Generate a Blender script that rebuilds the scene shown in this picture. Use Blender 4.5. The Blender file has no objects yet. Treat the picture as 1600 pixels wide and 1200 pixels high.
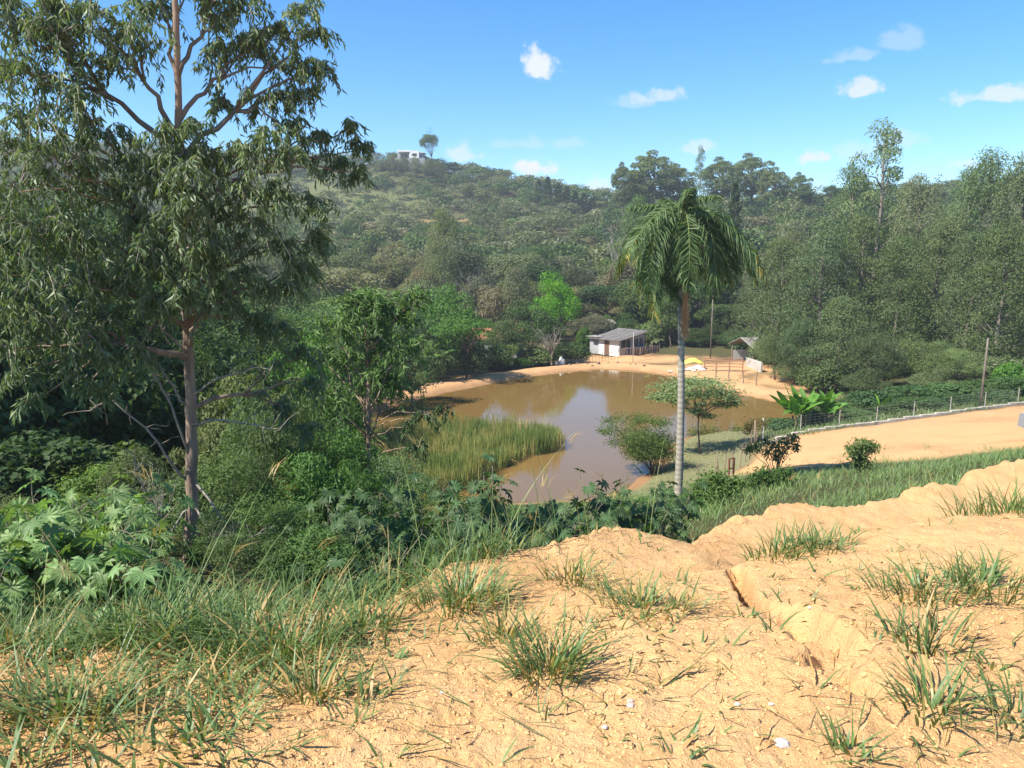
import bpy, math, random
import numpy as np
from mathutils import Vector
rng = np.random.default_rng(7)
random.seed(7)
scn = bpy.context.scene
COL = scn.collection

# ------------------------------------------------------------------ camera, sky, sun, exposure
F = 1200.0                                   # focal length in pixels of a 1600 x 1200 frame
PITCH = math.atan2(200.0, F)
cam_d = bpy.data.cameras.new('camera'); cam = bpy.data.objects.new('camera', cam_d); COL.objects.link(cam)
cam_d.sensor_width = 36.0; cam_d.lens = 36.0 * F / 1600.0
cam_d.clip_start = 0.05; cam_d.clip_end = 6000
cam.location = (0, 0, 0); cam.rotation_euler = (math.pi / 2 - PITCH, 0, 0)
scn.camera = cam

SUN_AZ = math.radians(-118)                   # measured from +Y towards +X: the sun stands to the left
SUN_EL = math.radians(50)
sun_dir = Vector((math.sin(SUN_AZ) * math.cos(SUN_EL), math.cos(SUN_AZ) * math.cos(SUN_EL), math.sin(SUN_EL)))
sd = bpy.data.lights.new('sun', 'SUN'); sd.energy = 5.0; sd.angle = math.radians(0.5); sd.color = (1.0, 0.94, 0.85)
so = bpy.data.objects.new('sun', sd); COL.objects.link(so)
so.rotation_euler = sun_dir.to_track_quat('Z', 'Y').to_euler()

scn.view_settings.view_transform = 'Standard'; scn.view_settings.look = 'None'
scn.view_settings.gamma = 1.0; scn.view_settings.use_curve_mapping = False
scn.view_settings.exposure = 1.0
scn.cycles.max_bounces = 6; scn.cycles.diffuse_bounces = 3; scn.cycles.glossy_bounces = 3
scn.cycles.transmission_bounces = 4; scn.cycles.transparent_max_bounces = 8; scn.cycles.volume_bounces = 0
scn.cycles.sample_clamp_indirect = 6.0
scn.cycles.use_denoising = True

def pixdir(px, py):
    a = (np.asarray(px, float) - 800.0) / F; b = (600.0 - np.asarray(py, float)) / F
    c, s = math.cos(PITCH), math.sin(PITCH)
    return a, c + b * s, -s + b * c
def pix(px, py, Y):
    a, y, z = pixdir(px, py); k = np.asarray(Y, float) / y
    return a * k, np.asarray(Y, float) + 0 * a, z * k
def proj(x, y, z):
    c, s = math.cos(PITCH), math.sin(PITCH)
    d = y * c - z * s; b = y * s + z * c
    return 800 + F * x / d, 600 - F * b / d

def build_world():
    w = bpy.data.worlds.new('World'); scn.world = w; w.use_nodes = True
    nt = w.node_tree; N = nt.nodes; L = nt.links
    bg = N['Background']; bg.inputs['Strength'].default_value = 0.12
    sky = N.new('ShaderNodeTexSky'); sky.sky_type = 'NISHITA'; sky.sun_disc = False
    sky.sun_elevation = SUN_EL; sky.sun_rotation = SUN_AZ
    sky.altitude = 800; sky.air_density = 1.0; sky.dust_density = 0.25; sky.ozone_density = 3.2
    hs = N.new('ShaderNodeHueSaturation'); hs.inputs['Saturation'].default_value = 1.32; hs.inputs['Value'].default_value = .98
    L.new(sky.outputs[0], hs.inputs['Color'])
    def math_(op, a, b=None, c=None, clamp=False):
        n = N.new('ShaderNodeMath'); n.operation = op; n.use_clamp = clamp
        for i, v in enumerate((a, b, c)):
            if v is None: continue
            if isinstance(v, (int, float)): n.inputs[i].default_value = v
            else: L.new(v, n.inputs[i])
        return n.outputs[0]
    tc = N.new('ShaderNodeTexCoord')
    nz = N.new('ShaderNodeTexNoise'); nz.inputs['Scale'].default_value = 30; nz.inputs['Detail'].default_value = 9; nz.inputs['Roughness'].default_value = 0.62
    L.new(tc.outputs['Generated'], nz.inputs['Vector'])
    nf = math_('SUBTRACT', nz.outputs['Fac'], 0.5)
    # (px, py, half width, half height, strength)
    clouds = [(847,106,34,25,1.0),(1035,154,46,15,.62),(995,160,40,13,.3),(730,244,32,13,.62),(838,262,34,18,1.1),(936,296,22,17,.7),(1356,141,36,16,.85),
              (1562,151,52,15,.8),(1280,246,24,15,.95),(1494,258,22,13,.62),(1090,231,34,14,.55),(1330,90,34,12,.33),
              (1410,64,36,18,.3),(815,226,80,14,.26),(1335,236,44,22,.3),(1400,222,30,22,.4)]
    total = None
    for px, py, rx, ry, st in clouds:
        d = Vector([float(v) for v in pixdir(px, py)]).normalized()
        rt = d.cross(Vector((0, 0, 1))).normalized(); up = rt.cross(d)
        a = rx / F * 1.15; b = ry / F * 1.15
        d1 = N.new('ShaderNodeVectorMath'); d1.operation = 'DOT_PRODUCT'; L.new(tc.outputs['Generated'], d1.inputs[0]); d1.inputs[1].default_value = rt / a
        d2 = N.new('ShaderNodeVectorMath'); d2.operation = 'DOT_PRODUCT'; L.new(tc.outputs['Generated'], d2.inputs[0]); d2.inputs[1].default_value = up
        yv = math_('DIVIDE', math_('SUBTRACT', d2.outputs['Value'], 0.0), b)
        below = math_('MULTIPLY', math_('LESS_THAN', yv, 0.0), 0.9)      # flatter cloud bases
        yv = math_('MULTIPLY', yv, math_('ADD', below, 1.0))
        r2 = math_('ADD', math_('MULTIPLY', d1.outputs['Value'], d1.outputs['Value']), math_('MULTIPLY', yv, yv))
        v = math_('SUBTRACT', 1.0, math_('SQRT', r2))
        v = math_('ADD', v, math_('MULTIPLY', nf, 3.4))
        d3 = N.new('ShaderNodeVectorMath'); d3.operation = 'DOT_PRODUCT'; L.new(tc.outputs['Generated'], d3.inputs[0]); d3.inputs[1].default_value = d
        front = math_('GREATER_THAN', d3.outputs['Value'], 0.9)
        mr = N.new('ShaderNodeMapRange'); mr.interpolation_type = 'SMOOTHSTEP'
        mr.inputs['From Min'].default_value = 0.0; mr.inputs['From Max'].default_value = 0.62; mr.inputs['To Max'].default_value = st
        L.new(v, mr.inputs['Value'])
        v = math_('MULTIPLY', mr.outputs['Result'], front)
        total = v if total is None else math_('MAXIMUM', total, v)
    total = math_('MULTIPLY', total, 0.86, clamp=True)
    mix = N.new('ShaderNodeMixRGB'); L.new(total, mix.inputs['Fac']); L.new(hs.outputs[0], mix.inputs['Color1'])
    mix.inputs['Color2'].default_value = (4.3, 4.35, 4.5, 1)
    L.new(mix.outputs[0], bg.inputs['Color'])
build_world()

# ------------------------------------------------------------------ noise
def _hash(ix, iy, seed):
    h = (ix.astype(np.int64) * 374761393 + iy.astype(np.int64) * 668265263 + seed * 144665) & 0xffffffff
    h = ((h ^ (h >> 13)) * 1274126177) & 0xffffffff
    return ((h ^ (h >> 16)) & 0xffff) / 65535.0
def vnoise(x, y, seed=0):
    x = np.asarray(x, float); y = np.asarray(y, float)
    ix = np.floor(x); iy = np.floor(y); fx = x - ix; fy = y - iy
    fx = fx * fx * (3 - 2 * fx); fy = fy * fy * (3 - 2 * fy)
    a = _hash(ix, iy, seed); b = _hash(ix + 1, iy, seed); c = _hash(ix, iy + 1, seed); d = _hash(ix + 1, iy + 1, seed)
    return (a * (1 - fx) + b * fx) * (1 - fy) + (c * (1 - fx) + d * fx) * fy - 0.5
def fbm(x, y, oct=4, seed=0):
    s = 0; a = 1.0
    for o in range(oct):
        s = s + a * vnoise(x * 2 ** o, y * 2 ** o, seed + o * 17); a *= 0.5
    return s
def sstep(x, a, b):
    t = np.clip((x - a) / (b - a), 0, 1); return t * t * (3 - 2 * t)

# ------------------------------------------------------------------ terrain height
WATER = -12.8
class TPS:
    """thin plate spline of slope z/Y over (X/Y, log Y)"""
    def __init__(s, pts, reg=1e-4):
        P = np.array([(x / y, math.log(y)) for x, y, z in pts]); v = np.array([z / y for x, y, z in pts])
        n = len(P); K = s.k(P, P) + reg * np.eye(n)
        A = np.zeros((n + 3, n + 3)); A[:n, :n] = K; A[:n, n] = 1; A[:n, n + 1:] = P; A[n, :n] = 1; A[n + 1:, :n] = P.T
        s.P = P; s.w = np.linalg.solve(A, np.concatenate([v, np.zeros(3)]))
    @staticmethod
    def k(A, B):
        r2 = ((A[:, None] - B[None]) ** 2).sum(-1); return 0.5 * r2 * np.log(r2 + 1e-12)
    def __call__(s, x, y):
        u = np.clip(x / y, -.95, .95); Q = np.stack([u, np.log(y)], -1); out = np.zeros(len(Q)); n = len(s.P)
        for i in range(0, len(Q), 20000):
            q = Q[i:i + 20000]; out[i:i + 20000] = s.k(q, s.P) @ s.w[:n] + s.w[n] + q @ s.w[n + 1:]
        return out * y
def ctl(pp=(), uu=()):
    o = []
    for px, py, Y in pp:
        x, y, z = pix(px, py, Y); o.append((float(x), float(y), float(z)))
    for u, Y, z in uu: o.append((u * Y, Y, z))
    return o
SAND = TPS(ctl([(-300,1200,2.3),(0,1200,2.3),(400,1200,2.25),(800,1200,2.25),(1200,1200,2.3),(1600,1200,2.35),(1900,1200,2.4),
    (0,1035,3.6),(300,990,3.95),(600,940,4.35),(850,870,5.25),(1000,830,6.3),(-300,1060,3.5),
    (1150,885,5.0),(1300,850,5.65),(1450,822,6.5),(1600,815,7.1),(1900,805,7.4),
    (1150,810,7.9),(1240,792,8.6),(1400,770,9.6),(1500,742,10.6),(1600,722,11.2),(1900,690,12.5)],
    [(.28,6.5,-2.62),(.42,6.9,-2.78),(.58,7.9,-2.98),(.72,8.6,-3.05),(-.6,1.2,-1.62),(0,1.2,-1.6),(.6,1.2,-1.6)]))
LOW = TPS(ctl([(300,880,10.5),(1058,787,28),(1300,795,17),(1300,748,26),(1150,800,20),(1150,765,27),(1450,762,19),(1450,732,26),(1600,718,20),(1600,704,30),
    (1150,737,35),(1250,730,33.5),(1300,727,33),(1590,700,32),(1190,689,45),(1390,662,47.5),(1590,633,50),(1750,622,52),
    (1400,640,56),(1590,600,70),(1300,632,62),(1590,565,86),(1500,450,130),(1500,385,180),(1500,332,230),(1650,310,245),(1780,440,130),
    (1160,572,84),(1100,543,105),(1100,470,135),(1100,405,190),(1100,345,250),(1000,345,265),(1250,345,240),
    (930,408,200),(930,352,280),(700,470,140),(700,404,190),(700,352,250),(700,285,330),(640,262,340),(800,298,320),(870,325,310),
    (500,475,130),(500,405,180),(500,315,290),(500,258,370),(240,235,385),(0,225,390),(-150,225,390),(300,455,130),(100,450,120),(0,330,250),
    (600,592,76),(450,645,55),(300,600,70),(970,552,98),(880,575,92),(760,585,88),(100,690,30),(-100,690,30),
    (700,762,41),(600,775,37),(1000,757,40),(1090,742,38),(1100,682,53.5)],
    [(-.66,6,-3.05),(-.3,6,-3.2),(0,6,-3.7),(.3,6,-3.9),(.66,6,-3.7),(-.66,10.5,-4.5),(0,10.5,-5.4),(.3,10.5,-5.0),(.66,12,-4.4),
     (-.66,16,-5.4),(-.2,16,-6.7),(0,16,-6.9),(.2,16,-6.6),(-.66,20,-5.6),(-.35,25,-8.4),(-.1,30,-10.2),
     (0,420,33),(-.3,460,50),(.3,330,18),(.6,320,24),(0,620,20),(.5,620,15),(-.6,600,40),(-.66,2.5,-2.6),(.66,2.5,-3.0),(0,2.5,-2.8)]))
_cx = np.array([-400,0,300,600,850,1000,1100,1240,1340,1400,1500,1600,1800,2100.]); _cy = np.array([3.6,3.75,4.05,4.5,5.4,6.45,7.3,8.7,9.1,9.7,10.7,11.3,12.4,13])
def crest(x, y):
    px = 800 + F * .945 * x / np.maximum(y, .3)
    c = np.interp(px, _cx, _cy)
    return c + .5 * fbm(x * 1.1, y * 1.1, 4, 3) * np.clip(c / 6, .5, 1.3) + .12 * vnoise(x * 6, y * 6, 8)
# pond outline on the water plane
def on_plane(px, py, z):
    a, y, zz = pixdir(px, py); k = z / zz; return a * k, y * k
POND = np.array([on_plane(px, py, WATER) for px, py in
    [(540,668),(605,638),(650,623),(700,612),(760,600),(820,589),(880,581),(937,576),(985,578),(1040,585),(1095,597),(1145,614),(1200,625),(1235,633),(1250,645),
     (1240,660),(1190,668),(1130,676),(1070,684),(1040,700),(1016,742),(985,765),(900,785),(800,787),(700,780),(610,765),(545,720)]], float)
def pond_sd(x, y):
    """signed distance to the pond edge, negative inside"""
    A = POND; B = np.roll(POND, -1, 0); d = np.full(x.shape, 1e9); ins = np.zeros(x.shape, bool)
    for a, b in zip(A, B):
        e = b - a; t = np.clip(((x - a[0]) * e[0] + (y - a[1]) * e[1]) / (e @ e), 0, 1)
        d = np.minimum(d, np.hypot(x - a[0] - t * e[0], y - a[1] - t * e[1]))
        c = ((a[1] > y) != (b[1] > y)) & (x < (b[0] - a[0]) * (y - a[1]) / (b[1] - a[1] + 1e-12) + a[0])
        ins ^= c
    return np.where(ins, -d, d)
def _seg(x, y, pts):
    d = np.full(np.shape(x), 1e9)
    for a, b in zip(pts[:-1], pts[1:]):
        a = np.array(a); b = np.array(b); e = b - a
        t = np.clip(((x - a[0]) * e[0] + (y - a[1]) * e[1]) / (e @ e), 0, 1)
        d = np.minimum(d, np.hypot(x - a[0] - t * e[0], y - a[1] - t * e[1]))
    return d
def _gp(px, py, s):                        # a point on the near soil, its slope read off the row
    a, y, z = pixdir(px, py); k = s / -z; return (a * k, y * k)
CRACK = [_gp(1150,895,2.1), _gp(1160,925,2.06), _gp(1172,965,2.0), _gp(1182,985,1.97)]
GULLY = [_gp(1245,1010,1.92), _gp(1290,1040,1.88), _gp(1300,1085,1.82), _gp(1330,1100,1.8)]
RILL = [_gp(1182,985,1.97), _gp(1225,1000,1.93), _gp(1245,1010,1.92)]
def height(x, y, detail=True):
    x = np.atleast_1d(np.asarray(x, float)); y = np.atleast_1d(np.asarray(y, float))
    yy = np.maximum(y, 1.0)
    z = np.zeros(x.shape)
    near = y < 16; far = y > 3.0
    c = crest(x, yy)
    t = sstep(yy - c, 0.0, .45 + .05 * c)
    zs = np.zeros(x.shape); zl = np.zeros(x.shape)
    zs[near] = SAND(x[near], yy[near]); zl[far] = LOW(x[far], yy[far]); zl[~far] = zs[~far] - .8
    zl = np.where(near, np.minimum(zl, zs - .25), zl)
    z = np.where(near, zs * (1 - t) + zl * t, zl)
    if detail:
        amp = np.clip(y / 30, .25, 2.0)
        z = z + np.where(y > 14, .22 * amp * fbm(x / 6, y / 6, 4, 11), 0) * sstep(y, 14, 20)
        nn = y < 14
        xn, yn = x[nn], y[nn]
        q = .10 * fbm(xn * .9, yn * .9, 3, 21) + .022 * fbm(xn * 5, yn * 5, 3, 22) + .014 * (np.abs(fbm(xn * 8, yn * 8, 3, 25)) - .25) + .013 * fbm(xn * 24, yn * 24, 3, 23)
        edge_ = np.exp(-((yn - crest(xn, np.maximum(yn, .3))) / .45) ** 2)
        lump = (np.maximum(vnoise(xn * 9, yn * 9, 31) - .24, 0) * .09 + np.maximum(vnoise(xn * 26, yn * 26, 32) - .2, 0) * .05) * (.6 + 1.6 * edge_)
        wob = .05 * fbm(xn * 7, yn * 7, 3, 41)
        dk = _seg(xn, yn, CRACK) + wob * .6; dg = _seg(xn, yn, GULLY) + wob * 1.6; dr = _seg(xn, yn, RILL) + wob
        q = q - .27 * (1 - sstep(dk, .016, .07)) - .13 * (1 - sstep(dg, .05, .17)) - .05 * (1 - sstep(dr, .02, .1))
        pxn = 800 + F * .945 * xn / np.maximum(yn, .3); ye = np.interp(pxn, [1130, 1300, 1450, 1600, 1900], [5.0, 5.65, 6.5, 7.1, 7.5]) + .22 * fbm(xn * 2.2, yn * 2.2, 3, 27)
        q = q - .17 * sstep(yn - ye, 0, .14) * (1 - sstep(yn - ye, .7, 1.5)) * sstep(pxn, 1080, 1170)
        z[nn] += q + lump
        for mx, my, mr, mh in ((13.6, 93.6, 2.0, .55), (15.6, 93.0, 1.7, .45), (20.5, 91, 2.4, .5)): z = z + mh * np.exp(-((x - mx) ** 2 + ((y - my) * 1.3) ** 2) / mr ** 2 * (1 + .5 * fbm(x / 1.5, y / 1.5, 3, 28)))
        z = z + np.where((y > 26) & (y < 60), .05 * fbm(x / 1.1, y / 1.1, 3, 29) - .07 * np.maximum(vnoise(x / 4 + y / 9, y / 2.6, 30), 0), 0)
    # pond basin and its low banks
    m = (y > 34) & (y < 105) & (np.abs(x) < 60)
    s = pond_sd(x[m], y[m]) + .5 * fbm(x[m] / 2.5, y[m] / 2.5, 3, 51)
    zm = z[m]
    bank = WATER + .05 + .42 * sstep(s, 0, 1.6) + .03 * np.maximum(s - 1.6, 0)
    k = sstep(s, 0.5, 9)
    zm = np.maximum(bank * (1 - k) + zm * k, WATER + .05)
    zm = np.where(s < 0, WATER + .05 - .5 * sstep(-s, 0, 1.0) - .6 * sstep(-s, 0, 6), zm)
    z[m] = zm
    o = (y > 34) & ~m
    z[o] = np.maximum(z[o], WATER + .3)
    # behind the viewer the soil runs on level
    b = y < 1.0
    z[b] = -1.62 + .10 * fbm(x[b] * .9, y[b] * .9, 3, 21) + .3 * sstep(-y[b], 0, 20)
    return z
def gz(x, y): return float(height([x], [y])[0])
_YS = np.concatenate([np.geomspace(1.5, 16, 500), np.geomspace(16.1, 420, 500)])
def ground_hit(px, py, lo=1.5, hi=420):
    a, y, z = pixdir(px, py); Y = _YS[(_YS >= lo) & (_YS <= hi)]; k = Y / y
    g = height(a * k, Y); i = np.argmax(z * k <= g)
    return float(a * k[i]), float(Y[i]), float(g[i])

# ------------------------------------------------------------------ mesh helpers
def nrm(a): return a / np.maximum(np.linalg.norm(a, axis=-1, keepdims=True), 1e-9)
class MB:
    def __init__(s): s.V = []; s.F = []; s.T = []; s.M = []; s.n = 0
    def add(s, V, Fs, tint=.5, mat=0):
        V = np.asarray(V, float).reshape(-1, 3); Fs = np.asarray(Fs, np.int64)
        s.V.append(V); s.F.append(Fs + s.n); s.M.append(np.full(len(Fs), mat, np.int32))
        s.T.append(np.broadcast_to(np.asarray(tint, float), (len(V),)).copy()); s.n += len(V)
    def merge(s, o, off=(0, 0, 0), sc=1.0):
        for V, Fs, T, M in zip(o.V, o.F, o.T, o.M):
            s.V.append(V * sc + np.asarray(off)); s.F.append(Fs + s.n); s.T.append(T); s.M.append(M)
        s.n += o.n
    def arrays(s):
        return np.concatenate(s.V), s.F, np.concatenate(s.T), s.M
    def mesh(s, name, mats, smooth=False):
        me = bpy.data.meshes.new(name)
        if s.n == 0: return me
        V = np.concatenate(s.V); me.vertices.add(len(V)); me.vertices.foreach_set('co', V.astype(np.float32).ravel())
        lv = np.concatenate([f.ravel() for f in s.F]).astype(np.int32)
        sz = np.concatenate([np.full(len(f), f.shape[1], np.int32) for f in s.F])
        me.loops.add(len(lv)); me.loops.foreach_set('vertex_index', lv)
        me.polygons.add(len(sz)); me.polygons.foreach_set('loop_start', np.concatenate([[0], np.cumsum(sz)[:-1]]).astype(np.int32))
        me.polygons.foreach_set('material_index', np.concatenate(s.M))
        me.polygons.foreach_set('use_smooth', np.full(len(sz), smooth))
        for m in (mats if isinstance(mats, (list, tuple)) else [mats]): me.materials.append(m)
        at = me.attributes.new('tint', 'FLOAT', 'POINT'); at.data.foreach_set('value', np.concatenate(s.T).astype(np.float32))
        me.update(calc_edges=True)
        return me
def tube(mb, pts, rad, n=6, tint=.5, mat=0, rough=0.0, cap=True):
    P = np.asarray(pts, float); k = len(P); R = np.broadcast_to(np.asarray(rad, float), (k,))
    T = nrm(np.gradient(P, axis=0)); a = np.array([0, 0, 1.]) if abs(T[0][2]) < .9 else np.array([1., 0, 0])
    u = np.cross(T[0], a); u /= np.linalg.norm(u); ang = np.arange(n) * 2 * math.pi / n; V = []
    for i in range(k):
        u = u - T[i] * (u @ T[i]); u /= max(np.linalg.norm(u), 1e-9); w = np.cross(T[i], u)
        rr = R[i] * (1 + rough * (rng.random(n) - .5)) if rough else R[i]
        V.append(P[i] + (np.cos(ang) * rr)[:, None] * u + (np.sin(ang) * rr)[:, None] * w)
    i = np.arange(k - 1)[:, None] * n; j = np.arange(n)[None]; jn = (j + 1) % n
    Q = np.stack([i + j, i + jn, i + n + jn, i + n + j], -1).reshape(-1, 4)
    mb.add(np.concatenate(V), Q, tint, mat)
    if cap: mb.F.append((np.arange(n) + mb.n - n)[None]); mb.M.append(np.full(1, mat, np.int32)); mb.F.append((np.arange(n)[::-1] + mb.n - n * k)[None]); mb.M.append(np.full(1, mat, np.int32))
def box(mb, c, h, rz=0.0, tint=.5, mat=0, tilt=None, bev=0.0):
    """box with half sizes h, a thin chamfer where bev > 0"""
    hx, hy, hz = h
    if bev <= 0:
        V = np.array([(sx * hx, sy * hy, sz * hz) for sz in (-1, 1) for sy in (-1, 1) for sx in (-1, 1)], float)
        Q = [(0, 2, 3, 1), (4, 5, 7, 6), (0, 1, 5, 4), (2, 6, 7, 3), (0, 4, 6, 2), (1, 3, 7, 5)]
    else:
        b = min(bev, hx * .45, hy * .45, hz * .45); V = []; 
        for z, k in ((-hz, b), (-hz + b, 0), (hz - b, 0), (hz, b)):
            for sx, sy in ((-1, -1), (1, -1), (1, 1), (-1, 1)): V.append((sx * (hx - k), sy * (hy - k), z))
        V = np.array(V); Q = [(3, 2, 1, 0), (12, 13, 14, 15)]
        for r in range(3):
            for j in range(4): Q.append((r * 4 + j, r * 4 + (j + 1) % 4, r * 4 + 4 + (j + 1) % 4, r * 4 + 4 + j))
    if tilt is not None:
        ca, sa = math.cos(tilt), math.sin(tilt); V = np.stack([V[:, 0] * ca + V[:, 2] * sa, V[:, 1], -V[:, 0] * sa + V[:, 2] * ca], -1)
    ca, sa = math.cos(rz), math.sin(rz)
    V = np.stack([V[:, 0] * ca - V[:, 1] * sa, V[:, 0] * sa + V[:, 1] * ca, V[:, 2]], -1) + np.asarray(c, float)
    mb.add(V, np.array(Q), tint, mat)
DIAMOND = (np.array([(0, 0, 0), (.5, .45, .05), (0, 1, -.05), (-.5, .45, .05)]), np.array([(0, 1, 2, 3)]))
FOLD = (np.array([(0, 0, 0), (.5, .42, .12), (0, .48, -.05), (-.5, .42, .12), (0, 1, -.12)]), np.array([(0, 1, 4, 2), (0, 2, 4, 3)]))
CLUMP = (np.array([(-.1, 0, 0), (.45, .1, .1), (.3, .5, -.05), (.5, .9, .08), (0, 1, -.1), (-.45, .8, .1), (-.25, .45, -.02), (-.5, .2, .05)]),
         np.array([(0, 1, 2, 6), (6, 2, 3, 4), ]))
CLUMP = (CLUMP[0], np.array([(0, 1, 2, 7), (7, 2, 6, 6)])[:1])
def scatter(mb, tpl, P, D, Nn, L, W, tint=.5, mat=0):
    """copies of a leaf template at P, along D, facing Nn"""
    tv, tf = tpl; P = np.asarray(P); k = len(P)
    if k == 0: return
    D = nrm(np.asarray(D)); S = nrm(np.cross(D, Nn)); Nn = np.cross(S, D)
    L = np.broadcast_to(np.asarray(L, float), (k,)); W = np.broadcast_to(np.asarray(W, float), (k,))
    V = P[:, None] + tv[None, :, 1, None] * (L[:, None] * D)[:, None] + tv[None, :, 0, None] * (W[:, None] * S)[:, None] + tv[None, :, 2, None] * (L[:, None] * Nn)[:, None]
    Fs = (tf[None] + (np.arange(k) * len(tv))[:, None, None]).reshape(-1, tf.shape[1])
    T = np.repeat(np.broadcast_to(np.asarray(tint, float), (k,)), len(tv))
    mb.add(V.reshape(-1, 3), Fs, T, mat)
def blades(mb, P, H, W, az, lean, curl, tint=.5, lv=4, mat=0):
    """strips of grass: lean is the horizontal reach over height, curl how far the tip bends over"""
    P = np.asarray(P, float); k = len(P)
    if k == 0: return
    f = lambda a: np.broadcast_to(np.asarray(a, float), (k,))
    H, W, az, lean, curl = map(f, (H, W, az, lean, curl))
    t = np.linspace(0, 1, lv); d = np.stack([np.cos(az), np.sin(az), 0 * az], -1); sd_ = rng.random(k) * 1.2 - .6 + az + math.pi / 2
    s = np.stack([np.cos(sd_), np.sin(sd_), .25 * (rng.random(k) - .5)], -1)
    hor = (lean[:, None] * t + curl[:, None] * t ** 2) * H[:, None]
    ver = (t - .55 * curl[:, None] * t ** 2.4) * H[:, None]
    C = P[:, None] + hor[..., None] * d[:, None] + ver[..., None] * np.array([0, 0, 1.])
    w = (W[:, None] * np.maximum(np.minimum(1, .55 + 1.6 * t) * (1 - t ** 2.2), .04) * .5)[..., None] * s[:, None]
    V = np.stack([C - w, C + w], 2).reshape(k, lv * 2, 3)
    q = np.array([(2 * i, 2 * i + 1, 2 * i + 3, 2 * i + 2) for i in range(lv - 1)])
    Fs = (q[None] + (np.arange(k) * 2 * lv)[:, None, None]).reshape(-1, 4)
    mb.add(V.reshape(-1, 3), Fs, np.repeat(f(tint), 2 * lv), mat)
def rdir(n, up=0.0):
    v = rng.normal(size=(n, 3)); v = nrm(v); v[:, 2] += up; return nrm(v)

# ------------------------------------------------------------------ things
GROUPS = {}
def new(name, data=None, parent=None, loc=None, rz=0.0, sc=None, color=None):
    o = bpy.data.objects.new(name, data); COL.objects.link(o)
    if parent is not None: o.parent = parent
    if loc is not None: o.location = loc
    if rz: o.rotation_euler = (0, 0, rz)
    if sc is not None: o.scale = sc if isinstance(sc, (tuple, list)) else (sc, sc, sc)
    if color is not None: o.color = (*color, 1)
    return o
def tag(o, label, cat, group=None):
    o['label'] = label; o['category'] = cat
    if group: o['group'] = group
    return o
def thing(name, label, cat, loc, group=None, rz=0.0, sc=None): return tag(new(name, None, None, loc, rz, sc), label, cat, group)
def stuff(name, me, color=None, parent=None):
    o = new(name, me, parent, color=color); o['kind'] = 'stuff'; return o
def structure(name, me): o = new(name, me); o['kind'] = 'structure'; return o

# ------------------------------------------------------------------ materials
def mat_(name):
    m = bpy.data.materials.new(name); m.use_nodes = True; nt = m.node_tree
    for n in list(nt.nodes): nt.nodes.remove(n)
    out = nt.nodes.new('ShaderNodeOutputMaterial'); return m, nt, out
def rgb(c): return (*c, 1)
def leaf_mat(name, trans=.3, spec=.3, rough=.5, straw=None, thr=(.72, .95)):
    m, nt, out = mat_(name); N = nt.nodes; L = nt.links
    oi = N.new('ShaderNodeObjectInfo'); at = N.new('ShaderNodeAttribute'); at.attribute_name = 'tint'
    hs = N.new('ShaderNodeHueSaturation'); wm = N.new('ShaderNodeMixRGB'); wm.blend_type = 'MULTIPLY'; wm.inputs['Fac'].default_value = 1; wm.inputs['Color2'].default_value = (1.02, 1.08, .86, 1); L.new(oi.outputs['Color'], wm.inputs['Color1']); L.new(wm.outputs[0], hs.inputs['Color'])
    v = N.new('ShaderNodeMapRange'); L.new(at.outputs['Fac'], v.inputs['Value']); v.inputs['To Min'].default_value = .58; v.inputs['To Max'].default_value = 1.48
    L.new(v.outputs[0], hs.inputs['Value'])
    h = N.new('ShaderNodeMapRange'); L.new(at.outputs['Fac'], h.inputs['Value']); h.inputs['To Min'].default_value = .512; h.inputs['To Max'].default_value = .486
    L.new(h.outputs[0], hs.inputs['Hue']); col = hs.outputs[0]
    if straw:
        mr = N.new('ShaderNodeMapRange'); L.new(at.outputs['Fac'], mr.inputs['Value']); mr.inputs['From Min'].default_value = thr[0]; mr.inputs['From Max'].default_value = thr[1]
        mx = N.new('ShaderNodeMixRGB'); L.new(mr.outputs[0], mx.inputs['Fac']); L.new(col, mx.inputs['Color1']); mx.inputs['Color2'].default_value = rgb(straw); col = mx.outputs[0]
    p = N.new('ShaderNodeBsdfPrincipled'); L.new(col, p.inputs['Base Color']); p.inputs['Roughness'].default_value = rough; p.inputs['Specular IOR Level'].default_value = spec
    t = N.new('ShaderNodeBsdfTranslucent'); tc = N.new('ShaderNodeMixRGB'); tc.blend_type = 'MULTIPLY'; tc.inputs['Fac'].default_value = 1
    L.new(col, tc.inputs['Color1']); tc.inputs['Color2'].default_value = (1.5, 1.6, .6, 1); L.new(tc.outputs[0], t.inputs['Color'])
    ms = N.new('ShaderNodeMixShader'); ms.inputs['Fac'].default_value = trans; L.new(p.outputs[0], ms.inputs[1]); L.new(t.outputs[0], ms.inputs[2])
    L.new(ms.outputs[0], out.inputs['Surface']); return m
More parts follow.
